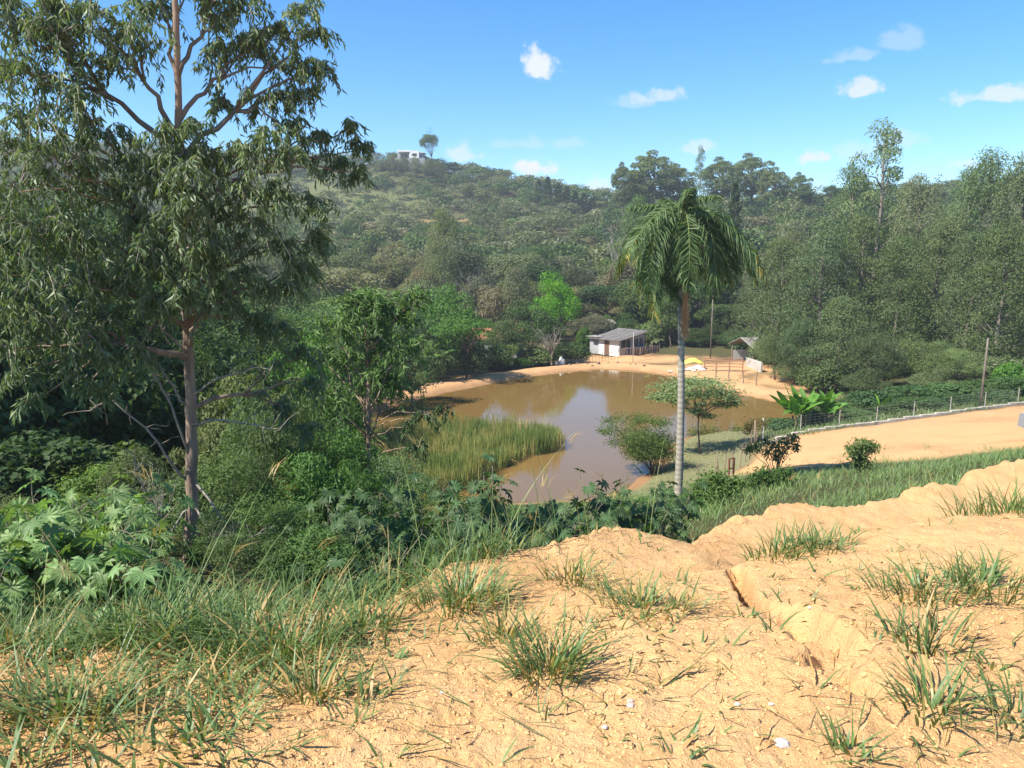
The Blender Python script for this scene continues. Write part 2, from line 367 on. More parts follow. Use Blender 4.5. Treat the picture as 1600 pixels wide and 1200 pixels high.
def solid(name, c1, c2=None, scale=8.0, rough=.8, spec=.2, bump=0.0, stretch=(1, 1, 1), use_obj=False):
    m, nt, out = mat_(name); N = nt.nodes; L = nt.links
    p = N.new('ShaderNodeBsdfPrincipled'); p.inputs['Roughness'].default_value = rough; p.inputs['Specular IOR Level'].default_value = spec
    tc = N.new('ShaderNodeTexCoord'); mp = N.new('ShaderNodeMapping'); mp.inputs['Scale'].default_value = stretch; L.new(tc.outputs['Object'], mp.inputs['Vector'])
    nz = N.new('ShaderNodeTexNoise'); nz.inputs['Scale'].default_value = scale; nz.inputs['Detail'].default_value = 5; L.new(mp.outputs[0], nz.inputs['Vector'])
    mr = N.new('ShaderNodeMapRange'); mr.inputs['From Min'].default_value = .3; mr.inputs['From Max'].default_value = .7; L.new(nz.outputs['Fac'], mr.inputs['Value'])
    mx = N.new('ShaderNodeMixRGB'); L.new(mr.outputs[0], mx.inputs['Fac']); mx.inputs['Color1'].default_value = rgb(c1); mx.inputs['Color2'].default_value = rgb(c2 or [v * .7 for v in c1])
    L.new(mx.outputs[0], p.inputs['Base Color'])
    if bump:
        bp = N.new('ShaderNodeBump'); bp.inputs['Strength'].default_value = bump; bp.inputs['Distance'].default_value = .02; L.new(nz.outputs['Fac'], bp.inputs['Height']); L.new(bp.outputs[0], p.inputs['Normal'])
    L.new(p.outputs[0], out.inputs['Surface']); return m
LEAF = leaf_mat('leaf_matte', .32, .2, .6)
LEAFG = leaf_mat('leaf_glossy', .32, .3, .5)
GRASS = leaf_mat('grass_blade', .25, .35, .45, straw=(.42, .27, .10))
REED = leaf_mat('reed_blade', .25, .25, .5, straw=(.42, .29, .12), thr=(.4, .95))
BARK = solid('bark_grey_brown', (.17, .12, .085), (.08, .06, .045), 6, bump=.5, stretch=(1, 1, .25))
BARKP = solid('bark_pale', (.22, .19, .155), (.11, .09, .07), 5, bump=.3, stretch=(1, 1, .3))
BARKE = solid('bark_tan_peeling', (.38, .275, .195), (.15, .105, .075), 5, bump=.7, stretch=(1.6, 1.6, .35))
TWIG = solid('dead_twig', (.33, .29, .24), (.20, .17, .14), 9)

# ------------------------------------------------------------------ the ground
def build_ground():
    dense = np.radians(np.linspace(-41, 41, 410)); side = np.radians(np.linspace(41, 180, 46))[1:]
    th = np.concatenate([-side[::-1], dense, side[:-1]]); nt_ = len(th)
    r = np.concatenate([np.geomspace(.5, 1.4, 10)[:-1], np.geomspace(1.4, 13, 430), np.geomspace(13, 110, 150)[1:], np.geomspace(110, 460, 70)[1:], [520, 600, 720]])
    R, TH = np.meshgrid(r, th, indexing='ij'); X = R * np.sin(TH); Y = R * np.cos(TH)
    Z = height(X.ravel(), Y.ravel()).reshape(X.shape)
    farm = sstep(R, 420, 700); Z = Z * (1 - farm) + 20 * farm
    V = np.stack([X, Y, Z], -1).reshape(-1, 3); V = np.concatenate([V, [[0, 0, -1.62]]])
    i = np.arange(len(r) - 1)[:, None] * nt_; j = np.arange(nt_)[None]; jn = (j + 1) % nt_
    Q = np.stack([i + j, i + nt_ + j, i + nt_ + jn, i + jn], -1).reshape(-1, 4)
    mb = MB()
    # surface kinds: 0 leaf litter and scrub, 1 bare orange soil, 2 lawn
    x, y, z = X.ravel(), Y.ravel(), Z.ravel(); fx, fy = proj(x, np.maximum(y, .3), z)
    soil = np.zeros(len(x)); nz = fbm(x / 3, y / 3, 4, 61)
    c = crest(x, np.maximum(y, .3))
    soil = np.maximum(soil, 1 - sstep(y - c, .5, .95))
    s = pond_sd(x, y); s = np.where((y > 30) & (y < 110), s, 99)
    beach = 1 - sstep(s + nz * 2.2, 3.2, 4.6)
    # the near right bank carries lawn down to the water instead of bare soil
    lawn_zone = ((x > 3) & (y > 30) & (y < 60) & (x < 24)) | (y < 50)
    beach = np.where(lawn_zone, beach * (1 - sstep(s + nz * 1.0, .3, 1.0)) , beach)
    soil = np.maximum(soil, beach)
    # yard of bare soil in front of the house and along the far shore
    def blob(cx, cy, rx, ry, soft=.35): return 1 - sstep(np.hypot((x - cx) / rx, (y - cy) / ry) + nz * .5, 1 - soft, 1 + soft)
    soil = np.maximum(soil, blob(14, 93, 9, 4.2)); soil = np.maximum(soil, blob(23, 84, 8, 4.5)); soil = np.maximum(soil, blob(29, 75, 5, 5))
    # terrace of graded soil on the right, below the kerb
    ta = np.array([pix(a, b, d)[:2] for a, b, d in [(1140,728,34.5),(1200,735,33),(1300,728,32.5),(1450,712,31.5),(1620,700,31.5),(1900,680,31),(1900,606,54),(1600,630,50),(1390,660,47.5),(1245,681,45.3),(1180,694,43.5),(1150,705,40)]], float)
    def inside(P):
        ins = np.zeros(x.shape, bool)
        for a, b in zip(P, np.roll(P, -1, 0)):
            ins ^= ((a[1] > y) != (b[1] > y)) & (x < (b[0] - a[0]) * (y - a[1]) / (b[1] - a[1] + 1e-12) + a[0])
        return ins
    d = np.full(x.shape, 1e9)
    for a, b in zip(ta, np.roll(ta, -1, 0)):
        e = b - a; t = np.clip(((x - a[0]) * e[0] + (y - a[1]) * e[1]) / (e @ e), 0, 1); d = np.minimum(d, np.hypot(x - a[0] - t * e[0], y - a[1] - t * e[1]))
    d = np.where(inside(ta), -d, d); soil = np.maximum(soil, 1 - sstep(d + nz * 1.2, -.5, .5))
    # red cuts on the far hill
    for px, py, Y0, rx, ry in ((662, 345, 252, 5, 5), (722, 346, 256, 4, 4)):
        hx, hy, hz = ground_hit(px, py, 200, 330); soil = np.maximum(soil, .55 * blob(hx, hy, rx * .8, ry * .7))
    lawn = np.where((x > 4) & (x < 22) & (y > 33) & (y < 57) & (s > 0), 1.0, 0.0) * (1 - soil)
    lawn = np.maximum(lawn, blob(*ground_hit(925, 404, 150, 260)[:2], 4.2, 15) * .55)
    hillgrass = blob(-75, 285, 50, 45, .5) * (y > 230); lawn = np.maximum(lawn, hillgrass * .5)
    mb.add(V, Q, np.concatenate([soil, [1]]))
    # centre fan closes the sheet under the viewer
    mb.F.append(np.stack([np.full(nt_, len(V) - 1), np.arange(nt_), (np.arange(nt_) + 1) % nt_], -1)); mb.M.append(np.zeros(nt_, np.int32))
    m, nt, out = mat_('ground_soil_and_litter'); N = nt.nodes; L = nt.links
    me = mb.mesh('ground', m, True)
    at = me.attributes.new('lawn', 'FLOAT', 'POINT'); at.data.foreach_set('value', np.concatenate([lawn, [0]]).astype(np.float32))
    wet = (1 - sstep(s + .5 * nz, .15, 1.1)) * .8 + .30 * sstep(fbm(x / 2.2, y / 2.2, 4, 66), .18, .6) * (y < 60) + .35 * sstep(fbm(x / 3.5 + 9, y / 1.6, 4, 67), .1, .55) * (y > 25) * (y < 60)
    at = me.attributes.new('wet', 'FLOAT', 'POINT'); at.data.foreach_set('value', np.concatenate([np.clip(wet, 0, 1), [0]]).astype(np.float32))
    geo = N.new('ShaderNodeNewGeometry')
    def noise(sc, det=5, ro=.6):
        n = N.new('ShaderNodeTexNoise'); n.inputs['Scale'].default_value = sc; n.inputs['Detail'].default_value = det; n.inputs['Roughness'].default_value = ro; L.new(geo.outputs['Position'], n.inputs['Vector']); return n.outputs['Fac']
    def mix(f, a, b, bt='MIX'):
        n = N.new('ShaderNodeMixRGB'); n.blend_type = bt
        for i, v in zip(('Fac', 'Color1', 'Color2'), (f, a, b)):
            if isinstance(v, (int, float)): n.inputs[i].default_value = v
            elif isinstance(v, tuple): n.inputs[i].default_value = rgb(v)
            else: L.new(v, n.inputs[i])
        return n.outputs[0]
    def rng_(v, a, b, c=0., d=1.):
        n = N.new('ShaderNodeMapRange'); L.new(v, n.inputs['Value'])
        for i, k in zip(('From Min', 'From Max', 'To Min', 'To Max'), (a, b, c, d)): n.inputs[i].default_value = k
        return n.outputs[0]
    n1 = noise(.7); n2 = noise(5, 6); n3 = noise(38, 5, .7); n4 = noise(160, 3)
    sand = mix(rng_(n1, .35, .65), (.70, .41, .178), (.63, .355, .148))
    sand = mix(rng_(n2, .4, .68, 0, .55), sand, (.71, .455, .225))
    sand = mix(rng_(n3, .55, .75, 0, .55), sand, (.40, .21, .085))
    sand = mix(rng_(n4, .62, .72, 0, .5), sand, (.66, .47, .29))
    sx = N.new('ShaderNodeSeparateXYZ'); L.new(geo.outputs['Position'], sx.inputs[0]); far_y = rng_(sx.outputs['Y'], 20, 52); sand = mix(far_y, sand, mix(rng_(n2, .35, .65), (.57, .335, .165), (.48, .27, .125)))
    a3 = N.new('ShaderNodeAttribute'); a3.attribute_name = 'wet'; sand = mix(a3.outputs['Fac'], sand, mix(rng_(n2, .3, .7), (.33, .185, .085), (.27, .16, .08)))
    litter = mix(rng_(n2, .35, .65), (.075, .075, .03), (.12, .09, .045)); litter = mix(rng_(n3, .4, .7), litter, (.045, .06, .02))
    grassc = mix(rng_(n2, .35, .65), (.21, .20, .10), (.17, .18, .08)); grassc = mix(rng_(n3, .45, .7), grassc, (.27, .23, .13))
    grassc = mix(rng_(sx.outputs['Y'], 90, 130), grassc, mix(rng_(n2, .35, .65), (.15, .19, .065), (.19, .20, .085)))
    a1 = N.new('ShaderNodeAttribute'); a1.attribute_name = 'tint'; a2 = N.new('ShaderNodeAttribute'); a2.attribute_name = 'lawn'
    col = mix(a2.outputs['Fac'], litter, grassc); col = mix(a1.outputs['Fac'], col, sand)
    p = N.new('ShaderNodeBsdfPrincipled'); L.new(col, p.inputs['Base Color']); p.inputs['Roughness'].default_value = .95; p.inputs['Specular IOR Level'].default_value = .1
    ad = N.new('ShaderNodeMath'); ad.operation = 'MULTIPLY_ADD'; L.new(n4, ad.inputs[0]); ad.inputs[1].default_value = .3; L.new(n3, ad.inputs[2])
    bp = N.new('ShaderNodeBump'); bp.inputs['Strength'].default_value = .75; bp.inputs['Distance'].default_value = .045; L.new(ad.outputs[0], bp.inputs['Height']); L.new(bp.outputs[0], p.inputs['Normal'])
    L.new(p.outputs[0], out.inputs['Surface'])
    o = structure('ground', me); return o
build_ground()

def build_water():
    cx, cy = POND.mean(0); P = POND + nrm(POND - np.array([cx, cy])) * 1.6
    mb = MB(); V = np.concatenate([P, np.full((len(P), 1), WATER)], 1)
    mb.add(V, np.arange(len(P))[None])
    m, nt, out = mat_('muddy_water'); N = nt.nodes; L = nt.links
    p = N.new('ShaderNodeBsdfPrincipled'); p.inputs['Roughness'].default_value = .045; p.inputs['IOR'].default_value = 1.33; p.inputs['Specular IOR Level'].default_value = .5
    geo = N.new('ShaderNodeNewGeometry'); nz = N.new('ShaderNodeTexNoise'); nz.inputs['Scale'].default_value = .12; nz.inputs['Detail'].default_value = 3; L.new(geo.outputs['Position'], nz.inputs['Vector'])
    mx = N.new('ShaderNodeMixRGB'); L.new(nz.outputs['Fac'], mx.inputs['Fac']); mx.inputs['Color1'].default_value = (.165, .097, .030, 1); mx.inputs['Color2'].default_value = (.185, .112, .036, 1); L.new(mx.outputs[0], p.inputs['Base Color'])
    n2 = N.new('ShaderNodeTexNoise'); n2.inputs['Scale'].default_value = 1.6; n2.inputs['Detail'].default_value = 3; L.new(geo.outputs['Position'], n2.inputs['Vector'])
    bp = N.new('ShaderNodeBump'); bp.inputs['Strength'].default_value = .10; bp.inputs['Distance'].default_value = .04; L.new(n2.outputs['Fac'], bp.inputs['Height']); L.new(bp.outputs[0], p.inputs['Normal'])
    L.new(p.outputs[0], out.inputs['Surface'])
    structure('pond_water', mb.mesh('pond_water', m))
build_water()

# ------------------------------------------------------------------ plant library: each entry has a trunk and a crown, base at the origin
LIB = {}
def curve(a, b, sag=0.0, n=5, jit=0.0):
    a = np.asarray(a, float); b = np.asarray(b, float); t = np.linspace(0, 1, n)[:, None]
    p = a + (b - a) * t; p[:, 2] += sag * 4 * (t[:, 0] * (1 - t[:, 0])); 
    if jit: p[1:-1] += rng.normal(size=(n - 2, 3)) * jit
    return p
def lobe_faces(mb, c, r, n, L, W, tpl=DIAMOND, flat=1.0, up=.35, rag=.3, droop=0.0, inner=.55):
    d = rdir(int(n * 1.35), .25); d = d[d[:, 2] > -.75][:n]; k = len(d)
    rr = r * (inner + (1 - inner) * rng.random(k) ** .5) * (1 + rag * (rng.random(k) - .35))
    P = np.asarray(c) + d * rr[:, None] * np.array([1, 1, flat])
    Nn = nrm(d * .75 + rng.normal(size=(k, 3)) * .45 + np.array([0, 0, up]))
    D = nrm(np.cross(Nn, rng.normal(size=(k, 3))) + np.array([0, 0, -droop]))
    base = .5 + .22 * (rng.random() - .5)
    scatter(mb, tpl, P, D, Nn, L * (.7 + .6 * rng.random(k)), W * (.7 + .6 * rng.random(k)), np.clip(base + .3 * (rng.random(k) - .5), 0, 1))
def broad(name, h, w, lobes, per, L, base=.25, topbias=0.0, flat=.75, trunk=.16, bark=None, lr=(.16, .26), W=.65, droop=.0, tr_h=.5, limbs=8, up=.35):
    tb, cb = MB(), MB(); top = h; lo = h * base; cz = (top + lo) / 2; rz = (top - lo) / 2; C = []
    for i in range(lobes):
        d = rdir(1, topbias)[0]; f = .55 + .33 * rng.random()
        if d[2] < -.3: d[2] *= .6
        c = np.array([d[0] * w / 2 * f, d[1] * w / 2 * f, cz + d[2] * rz * f]); r = w * (lr[0] + (lr[1] - lr[0]) * rng.random())
        C.append(c); lobe_faces(cb, c, r, per, L, L * W, flat=flat, droop=droop, up=up)
    lobe_faces(cb, (0, 0, cz), w * .3, per, L * 1.2, L * W * 1.2, flat=1.0)
    fork = np.array([rng.normal() * .03 * h, rng.normal() * .03 * h, h * tr_h * .6])
    tube(tb, curve((0, 0, -.4), fork, 0, 4, .02 * h), [trunk * h * .16, trunk * h * .12, trunk * h * .1, trunk * h * .085], 7)
    for c in C[:limbs]: tube(tb, curve(fork + [0, 0, -.05 * h], c, .03 * h, 5, .015 * h), np.linspace(trunk * h * .06, trunk * h * .012, 5), 5)
    LIB[name] = dict(t=tb, c=cb, h=h, w=w, bark=bark or BARK)
def eucal(name, h, w, lobes, per, L, base=.2, lean=0.0, peak=.45, lr=(.12, .2), bark=None):
    tb, cb = MB(), MB(); bend = np.array([lean * h, 0, 0])
    tp = np.array([[0, 0, -.5], [0.02 * h, 0, h * .3], [-.015 * h, .01 * h, h * .62], [0, 0, h * .95]]) + np.outer([0, .2, .6, 1], bend)
    tube(tb, tp, [h * .016, h * .012, h * .008, h * .002], 7)
    for i in range(lobes):
        t = base + (1 - base) * (i + rng.random()) / lobes; a = rng.random() * 6.283
        prof = math.sin(math.pi * min(1, ((t - base) / (1 - base)) ** .8 * .86 + .12)) ** .7
        rad = w / 2 * prof * (.35 + .65 * rng.random() ** .6)
        ax = np.array([np.interp(t, [0, .3, .62, .95], tp[:, k]) for k in range(3)]); ax[2] = t * h
        c = ax + np.array([math.cos(a) * rad, math.sin(a) * rad, 0]); s0 = ax * 1.0; s0[2] = max(.1 * h, ax[2] - rad * .9)
        tube(tb, curve(s0, c, -.04 * rad, 4, .01 * h), np.linspace(h * .0045, h * .0012, 4), 4)
        r = w * (lr[0] + (lr[1] - lr[0]) * rng.random()); lobe_faces(cb, c, r, per, L, L * .45, flat=.8, droop=.5, up=.35, rag=.4, inner=.5)
    LIB[name] = dict(t=tb, c=cb, h=h, w=w, bark=bark or BARKP)
def conifer(name, h, w, n, L):
    tb, cb = MB(), MB(); tube(tb, [(0, 0, -.4), (0, 0, h * .5), (0, 0, h * .97)], [h * .015, h * .01, h * .003], 6)
    t = rng.random(n) ** .8; z = h * (.12 + .88 * t); a = rng.random(n) * 6.283
    tier = .7 + .3 * np.sin(z / h * 44); r = w / 2 * (1 - t) ** .75 * tier * (.35 + .65 * rng.random(n) ** .5)
    P = np.stack([np.cos(a) * r, np.sin(a) * r, z], -1); D = np.stack([np.cos(a), np.sin(a), -.25 + 0 * a], -1) + rng.normal(size=(n, 3)) * .3
    scatter(cb, DIAMOND, P, D, rdir(n, .8), L * (.7 + .6 * rng.random(n)), L * .5, .5 + .5 * (rng.random(n) - .5))
    LIB[name] = dict(t=tb, c=cb, h=h, w=w, bark=BARK)
def bare(name, h, w, n, bark):
    tb = MB(); fork = np.array([0, 0, h * .3]); tube(tb, curve((0, 0, -.3), fork, 0, 4, .02 * h), np.linspace(h * .022, h * .016, 4), 6)
    for i in range(n):
        a = rng.random() * 6.283; z = h * (.6 + .4 * rng.random()); r = w / 2 * (.3 + .7 * rng.random())
        e = np.array([math.cos(a) * r, math.sin(a) * r, z]); c = curve(fork * (.6 + .5 * rng.random()), e, .06 * h, 6, .02 * h); tube(tb, c, np.linspace(h * .011, h * .002, 6), 4)
        for j in range(7):
            s = c[2 + j % 4]; tube(tb, curve(s, s + rdir(1, .5)[0] * w * (.1 + .16 * rng.random()), .02 * h, 4, .01 * h), np.linspace(h * .004, h * .0012, 4), 3, cap=False)
    LIB[name] = dict(t=tb, c=None, h=h, w=w, bark=bark)
broad('round_a', 9, 9, 26, 190, .36, topbias=.15)
broad('round_b', 10, 9, 30, 170, .36, base=.18, lr=(.13, .22), flat=.7)
broad('round_c', 8, 10, 28, 180, .36, base=.3, topbias=.4, flat=.6)
broad('tall_a', 13, 9, 34, 170, .36, base=.15, lr=(.12, .22))
broad('fine_a', 9, 9, 40, 260, .21, base=.15, lr=(.11, .2), flat=.7)
broad('fine_b', 9, 10, 44, 250, .21, base=.22, topbias=.35, lr=(.1, .18), flat=.55)
broad('dense_a', 8, 9, 44, 230, .24, base=.0, lr=(.11, .19), flat=.75, tr_h=.4)
broad('dense_b', 8, 9, 46, 220, .24, base=.04, lr=(.1, .19), flat=.65, topbias=.2, tr_h=.4)
broad('umbrella', 8, 10, 26, 230, .26, base=.6, topbias=.6, flat=.35, lr=(.1, .17), tr_h=.8, limbs=14)
broad('bush_a', 2.2, 3, 20, 160, .17, base=.0, lr=(.14, .24), limbs=10)
broad('bush_b', 2.0, 3.4, 24, 140, .20, base=.0, topbias=.2, lr=(.12, .2), limbs=10)
eucal('euca_a', 20, 8.5, 56, 230, .32, base=.08, lr=(.13, .24))
eucal('euca_b', 22, 8, 54, 230, .32, base=.14, lean=.03, lr=(.13, .24))
eucal('euca_c', 17, 9, 56, 230, .31, base=.02, lr=(.13, .24))
eucal('euca_open', 22, 9, 24, 190, .36, base=.42, lr=(.11, .17))
broad('gum_dome', 22, 14, 54, 200, .50, base=.12, topbias=.25, flat=.6, lr=(.09, .15), tr_h=.9, limbs=18, bark=BARKP, droop=.5)
conifer('pine', 13, 5.5, 1500, .6)
conifer('column_tree', 15, 4.2, 2600, .42)
bare('bare_tree', 6.5, 6, 15, TWIG)
bare('bare_bush', 3.2, 4, 14, TWIG)

def lib_mesh(name):
    p = LIB[name]
    if 'mt' not in p:
        p['mt'] = p['t'].mesh(name + '_trunk', p['bark'], True)
        p['mc'] = p['c'].mesh(name + '_crown', LEAF) if p['c'] else None
    return p
def plant(proto, label, cat, loc, h, w, color, group=None, name=None, rz=None, parts=True):
    """a plant: an Empty at its foot with a trunk and a crown"""
    p = lib_mesh(proto); rz = rng.random() * 6.283 if rz is None else rz
    t = thing(name or 'broadleaf_tree', label, cat, loc, group, rz, (w / p['w'], w / p['w'], h / p['h']))
    new('trunk', p['mt'], t)
    if p['mc'] is not None:
        new('crown', p['mc'], t, color=color)
    return t
def stand(proto, px, Y, py_top, wpx, color, label, cat='tree', group=None, name=None, rz=None, sink=0.0):
    """plant a thing at column px, Y metres away, as tall as its top shows"""
    x, _, zt = [float(v) for v in pix(px, py_top, Y)]; z = gz(x, Y) - sink
    h = max(.5, zt - z); w = wpx / F * math.hypot(Y, .0)
    return plant(proto, label, cat, (x, Y, z), h, w, color, group, name, rz)
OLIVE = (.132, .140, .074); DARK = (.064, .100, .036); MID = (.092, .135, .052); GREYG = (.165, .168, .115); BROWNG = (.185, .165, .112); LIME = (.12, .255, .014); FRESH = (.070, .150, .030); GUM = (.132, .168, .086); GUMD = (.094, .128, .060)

# ------------------------------------------------------------------ woods on the hills and round the pond
OCC = []
def free(x, y, d):
    for a, b, r in OCC:
        if (a - x) ** 2 + (b - y) ** 2 < (d + r) ** 2 * .21: return False
    return True
def occ(x, y, r): OCC.append((x, y, r))
def st(proto, px, Y, py_top, wpx, color, label, cat='tree', group=None, name='broadleaf_tree', rz=None):
    color = np.array(color) * (.78 + .5 * rng.random()) * np.array([.9 + .22 * rng.random(), 1, .85 + .3 * rng.random()])
    o = stand(proto, px, Y, py_top, wpx, color, label, cat, group, name, rz); occ(o.location.x, Y, wpx / F * Y / 2); return o
# -- trees one can point at, left bank
st('dense_a', 700, 84, 447, 128, FRESH, 'bushy fresh green tree on the left bank of the pond behind the banana clump')
st('umbrella', 727, 78, 497, 118, FRESH, 'low spreading tree with bare pale stems over the left sand bank')
st('dense_b', 618, 80, 455, 130, MID, 'mid green tree crowding the left end of the far sand bank')
st('dense_a', 545, 84, 470, 120, MID, 'mid green tree behind the young eucalyptus at the pond corner')
st('dense_b', 828, 93, 470, 110, DARK, 'dark green tree behind the far sand bank, left of the leafless tan tree')
st('dense_a', 790, 90, 500, 80, DARK, 'dark tree beside the glimpsed tiled roof behind the bank')
st('dense_b', 868, 110, 426, 84, LIME, 'vivid lime green round tree on the slope above the white house', name='lime_green_tree')
st('bare_tree', 862, 88.5, 510, 66, (.2, .17, .12), 'leafless tan tree beside the two white sacks on the far bank', name='bare_tree')
st('bush_a', 892, 91, 536, 62, DARK, 'dark rounded bush beside the white sacks on the far bank', 'bush', name='bush')
st('bush_b', 840, 90, 545, 70, MID, 'low green bush at the foot of the leafless tan tree', 'bush', name='bush')
st('bush_a', 770, 87, 562, 60, DARK, 'dark bush in the shade on the left sand bank', 'bush', name='bush')
st('bush_b', 812, 88.5, 560, 44, FRESH, 'small fresh green bush at the edge of the left sand bank', 'bush', name='bush')
st('bush_b', 914, 101, 513, 30, FRESH, 'small bright green tree beside the white house', 'tree', name='small_tree')
st('round_b', 950, 122, 440, 110, DARK, 'dark green tree directly behind the white house')
st('round_a', 1015, 114, 438, 105, DARK, 'dark tree behind the right end of the white house')
st('tall_a', 1085, 118, 415, 120, DARK, 'dark tall tree behind the palm fronds')
st('round_b', 1140, 112, 470, 100, DARK, 'dark tree behind the far utility pole')
st('round_c', 905, 126, 450, 80, OLIVE, 'olive tree between the lime green tree and the white house')
st('bare_tree', 962, 158, 352, 62, (.2, .17, .14), 'leafless grey tree beside the small green pasture', name='bare_tree')
st('bare_tree', 745, 122, 415, 70, (.2, .17, .14), 'leafless grey tree among the green ones left of the lime green tree', name='bare_tree')
st('column_tree', 1150, 160, 285, 42, DARK, 'dark narrow columnar tree rising behind the palm crown', name='columnar_tree')
for px, Y, pt, w, c, lab in [(655, 76, 548, 60, MID, 'bush under the banana leaves on the left bank'), (690, 76.5, 548, 56, DARK, 'dark bush below the low spreading tree, left side'), (740, 79, 540, 60, DARK, 'dark bush below the low spreading tree, right side'), (610, 72, 560, 80, MID, 'bush at the left end of the far sand bank'), (560, 68, 570, 90, MID, 'bush hiding the foot of the trees at the left pond corner'), (785, 86, 540, 56, MID, 'bush under the glimpsed tiled roof')]:
    st('bush_a' if px % 20 else 'bush_b', px, Y, pt, w, c, lab, 'bush', name='bush')
G = 'bushes on the bare slope behind the white house'
for px, Y, pt, w in [(985, 108, 500, 60), (1020, 106, 505, 60), (1050, 108, 500, 60), (1085, 104, 512, 56), (1115, 106, 505, 56), (1145, 102, 515, 56), (1000, 116, 480, 70), (1070, 118, 470, 70), (1130, 116, 478, 70), (945, 116, 492, 44)]: st('dense_a' if px % 20 else 'bush_a', px, Y, pt, w, DARK if px % 3 else MID, '', 'bush', G, 'bush')
for px, Y, pt, w, lab in [(480, 31, 525, 170, 'bushy fresh green tree close to the left of the young eucalyptus'), (640, 66, 520, 100, 'bushy green tree right behind the young eucalyptus'), (590, 62, 560, 90, 'low green tree at the left end of the sand bank behind the young eucalyptus')]: st('dense_b', px, Y, pt, w, FRESH if Y < 40 else MID, lab)
# -- skyline
G = 'tall round headed gum trees on the middle ridge'
for i, (px, pt, w, lab) in enumerate([(975, 246, 40, 'slim leftmost gum tree of the middle ridge, standing apart in the sky'), (1022, 228, 84, 'broad domed gum tree, tallest of the left group on the middle ridge'), (1062, 250, 62, 'domed gum tree behind the top of the palm'),
        (1096, 232, 24, 'thin wispy gum tree poking up between the two ridge groups'), (1130, 238, 74, 'dense dark gum tree in the middle of the ridge group'), (1176, 232, 78, 'broad gum tree with the highest crown right of the palm'), (1212, 256, 56, 'sloping outer gum tree at the right end of the ridge group'), (1252, 264, 42, 'lone pale domed gum tree right of the ridge group'), (1000, 262, 60, 'low gum tree filling the left ridge group')]):
    st('gum_dome' if w > 30 else 'euca_open', px, 246 + (i % 3) * 5, pt, w, GUM if i not in (4,) else GUMD, lab, group=G, name='gum_tree')
G = 'dark pines stepping down the right end of the far hill'
for i, (px, pt) in enumerate([(856, 276), (873, 286), (886, 291), (899, 298), (912, 301), (925, 308), (939, 318), (842, 280)]):
    st('pine', px, 300 + i * 2, pt, 24, DARK, 'dark pine in the row on the right shoulder of the far hill', group=G, name='pine_tree')
st('umbrella', 675, 338, 209, 34, DARK, 'solitary leaning tree beside the white house on the hilltop', name='lone_tree').rotation_euler[1] = .12
st('umbrella', 1300, 235, 290, 28, DARK, 'small dark flat topped tree on the skyline left of the tall open eucalyptus')
st('umbrella', 1469, 240, 299, 26, DARK, 'small flat topped tree alone on the low skyline at the right')
# -- right bank
G = 'eucalyptus trees on the right bank'
RB = [('euca_open', 1383, 108, 200, 110, GUM, 'tallest open eucalyptus with sky showing through its crown'), ('euca_a', 1335, 112, 268, 84, GUM, 'eucalyptus leaning against the left of the tallest one'),
      ('euca_c', 1440, 104, 285, 84, GREYG, 'greyish eucalyptus just right of the tallest one'), ('euca_b', 1560, 96, 245, 100, GUM, 'tall dense eucalyptus at the right edge, its top against the sky'),
      ('euca_a', 1520, 100, 270, 74, GUM, 'eucalyptus with a pointed top left of the right edge tree'), ('euca_a', 1608, 84, 250, 110, GUM, 'eucalyptus cut by the right edge of the picture'),
      ('euca_c', 1225, 84, 382, 100, GUM, 'grey green eucalyptus leaning over the thatched hut'), ('euca_c', 1290, 80, 352, 110, GUM, 'big grey green eucalyptus over the right end of the pond'),
      ('euca_a', 1350, 82, 345, 96, GUM, 'grey green eucalyptus behind the banana clump'), ('euca_c', 1410, 78, 380, 110, GUMD, 'broad dark eucalyptus behind the wire fence'),
      ('euca_b', 1470, 82, 350, 96, GUM, 'eucalyptus in the middle of the right bank grove'), ('euca_a', 1525, 74, 372, 96, GUM, 'eucalyptus with a pale trunk behind the pale stake'), ('euca_b', 1575, 68, 360, 110, GUMD, 'dark eucalyptus with a visible grey trunk near the right edge'),
      ('euca_c', 1180, 96, 432, 70, GUMD, 'smaller eucalyptus behind the rail fence'), ('euca_c', 1318, 70, 470, 100, GUMD, 'low dark eucalyptus drooping over the right corner of the pond'), ('euca_c', 1655, 72, 350, 130, GUM, 'eucalyptus mostly outside the right edge'),
      ('fine_b', 1265, 72, 500, 90, GUMD, 'dark shrubby tree casting shade on the right sand bank'), ('fine_a', 1215, 76, 520, 70, GUMD, 'dark shrubby tree beside the low white wall'), ('fine_b', 1370, 66, 520, 90, GUMD, 'dark shrubby tree right of the banana clump'), ('fine_a', 1445, 66, 525, 84, GUM, 'grey green shrubby tree behind the young banana leaf'), ('fine_b', 1505, 64, 545, 80, GUM, 'grey green shrubby tree left of the pale stake'), ('bush_b', 1582, 60, 570, 60, FRESH, 'yellow green bush beside the brick pier')]
for a in RB: st(*a[:7], group=G if a[0].startswith('euca') else None, name='eucalyptus' if a[0].startswith('euca') else 'broadleaf_tree')
st('round_b', 1425, 120, 330, 70, FRESH, 'yellow green tree in front of the gap on the skyline'); st('round_a', 1490, 118, 352, 66, FRESH, 'bright green tree right of centre of the grove')
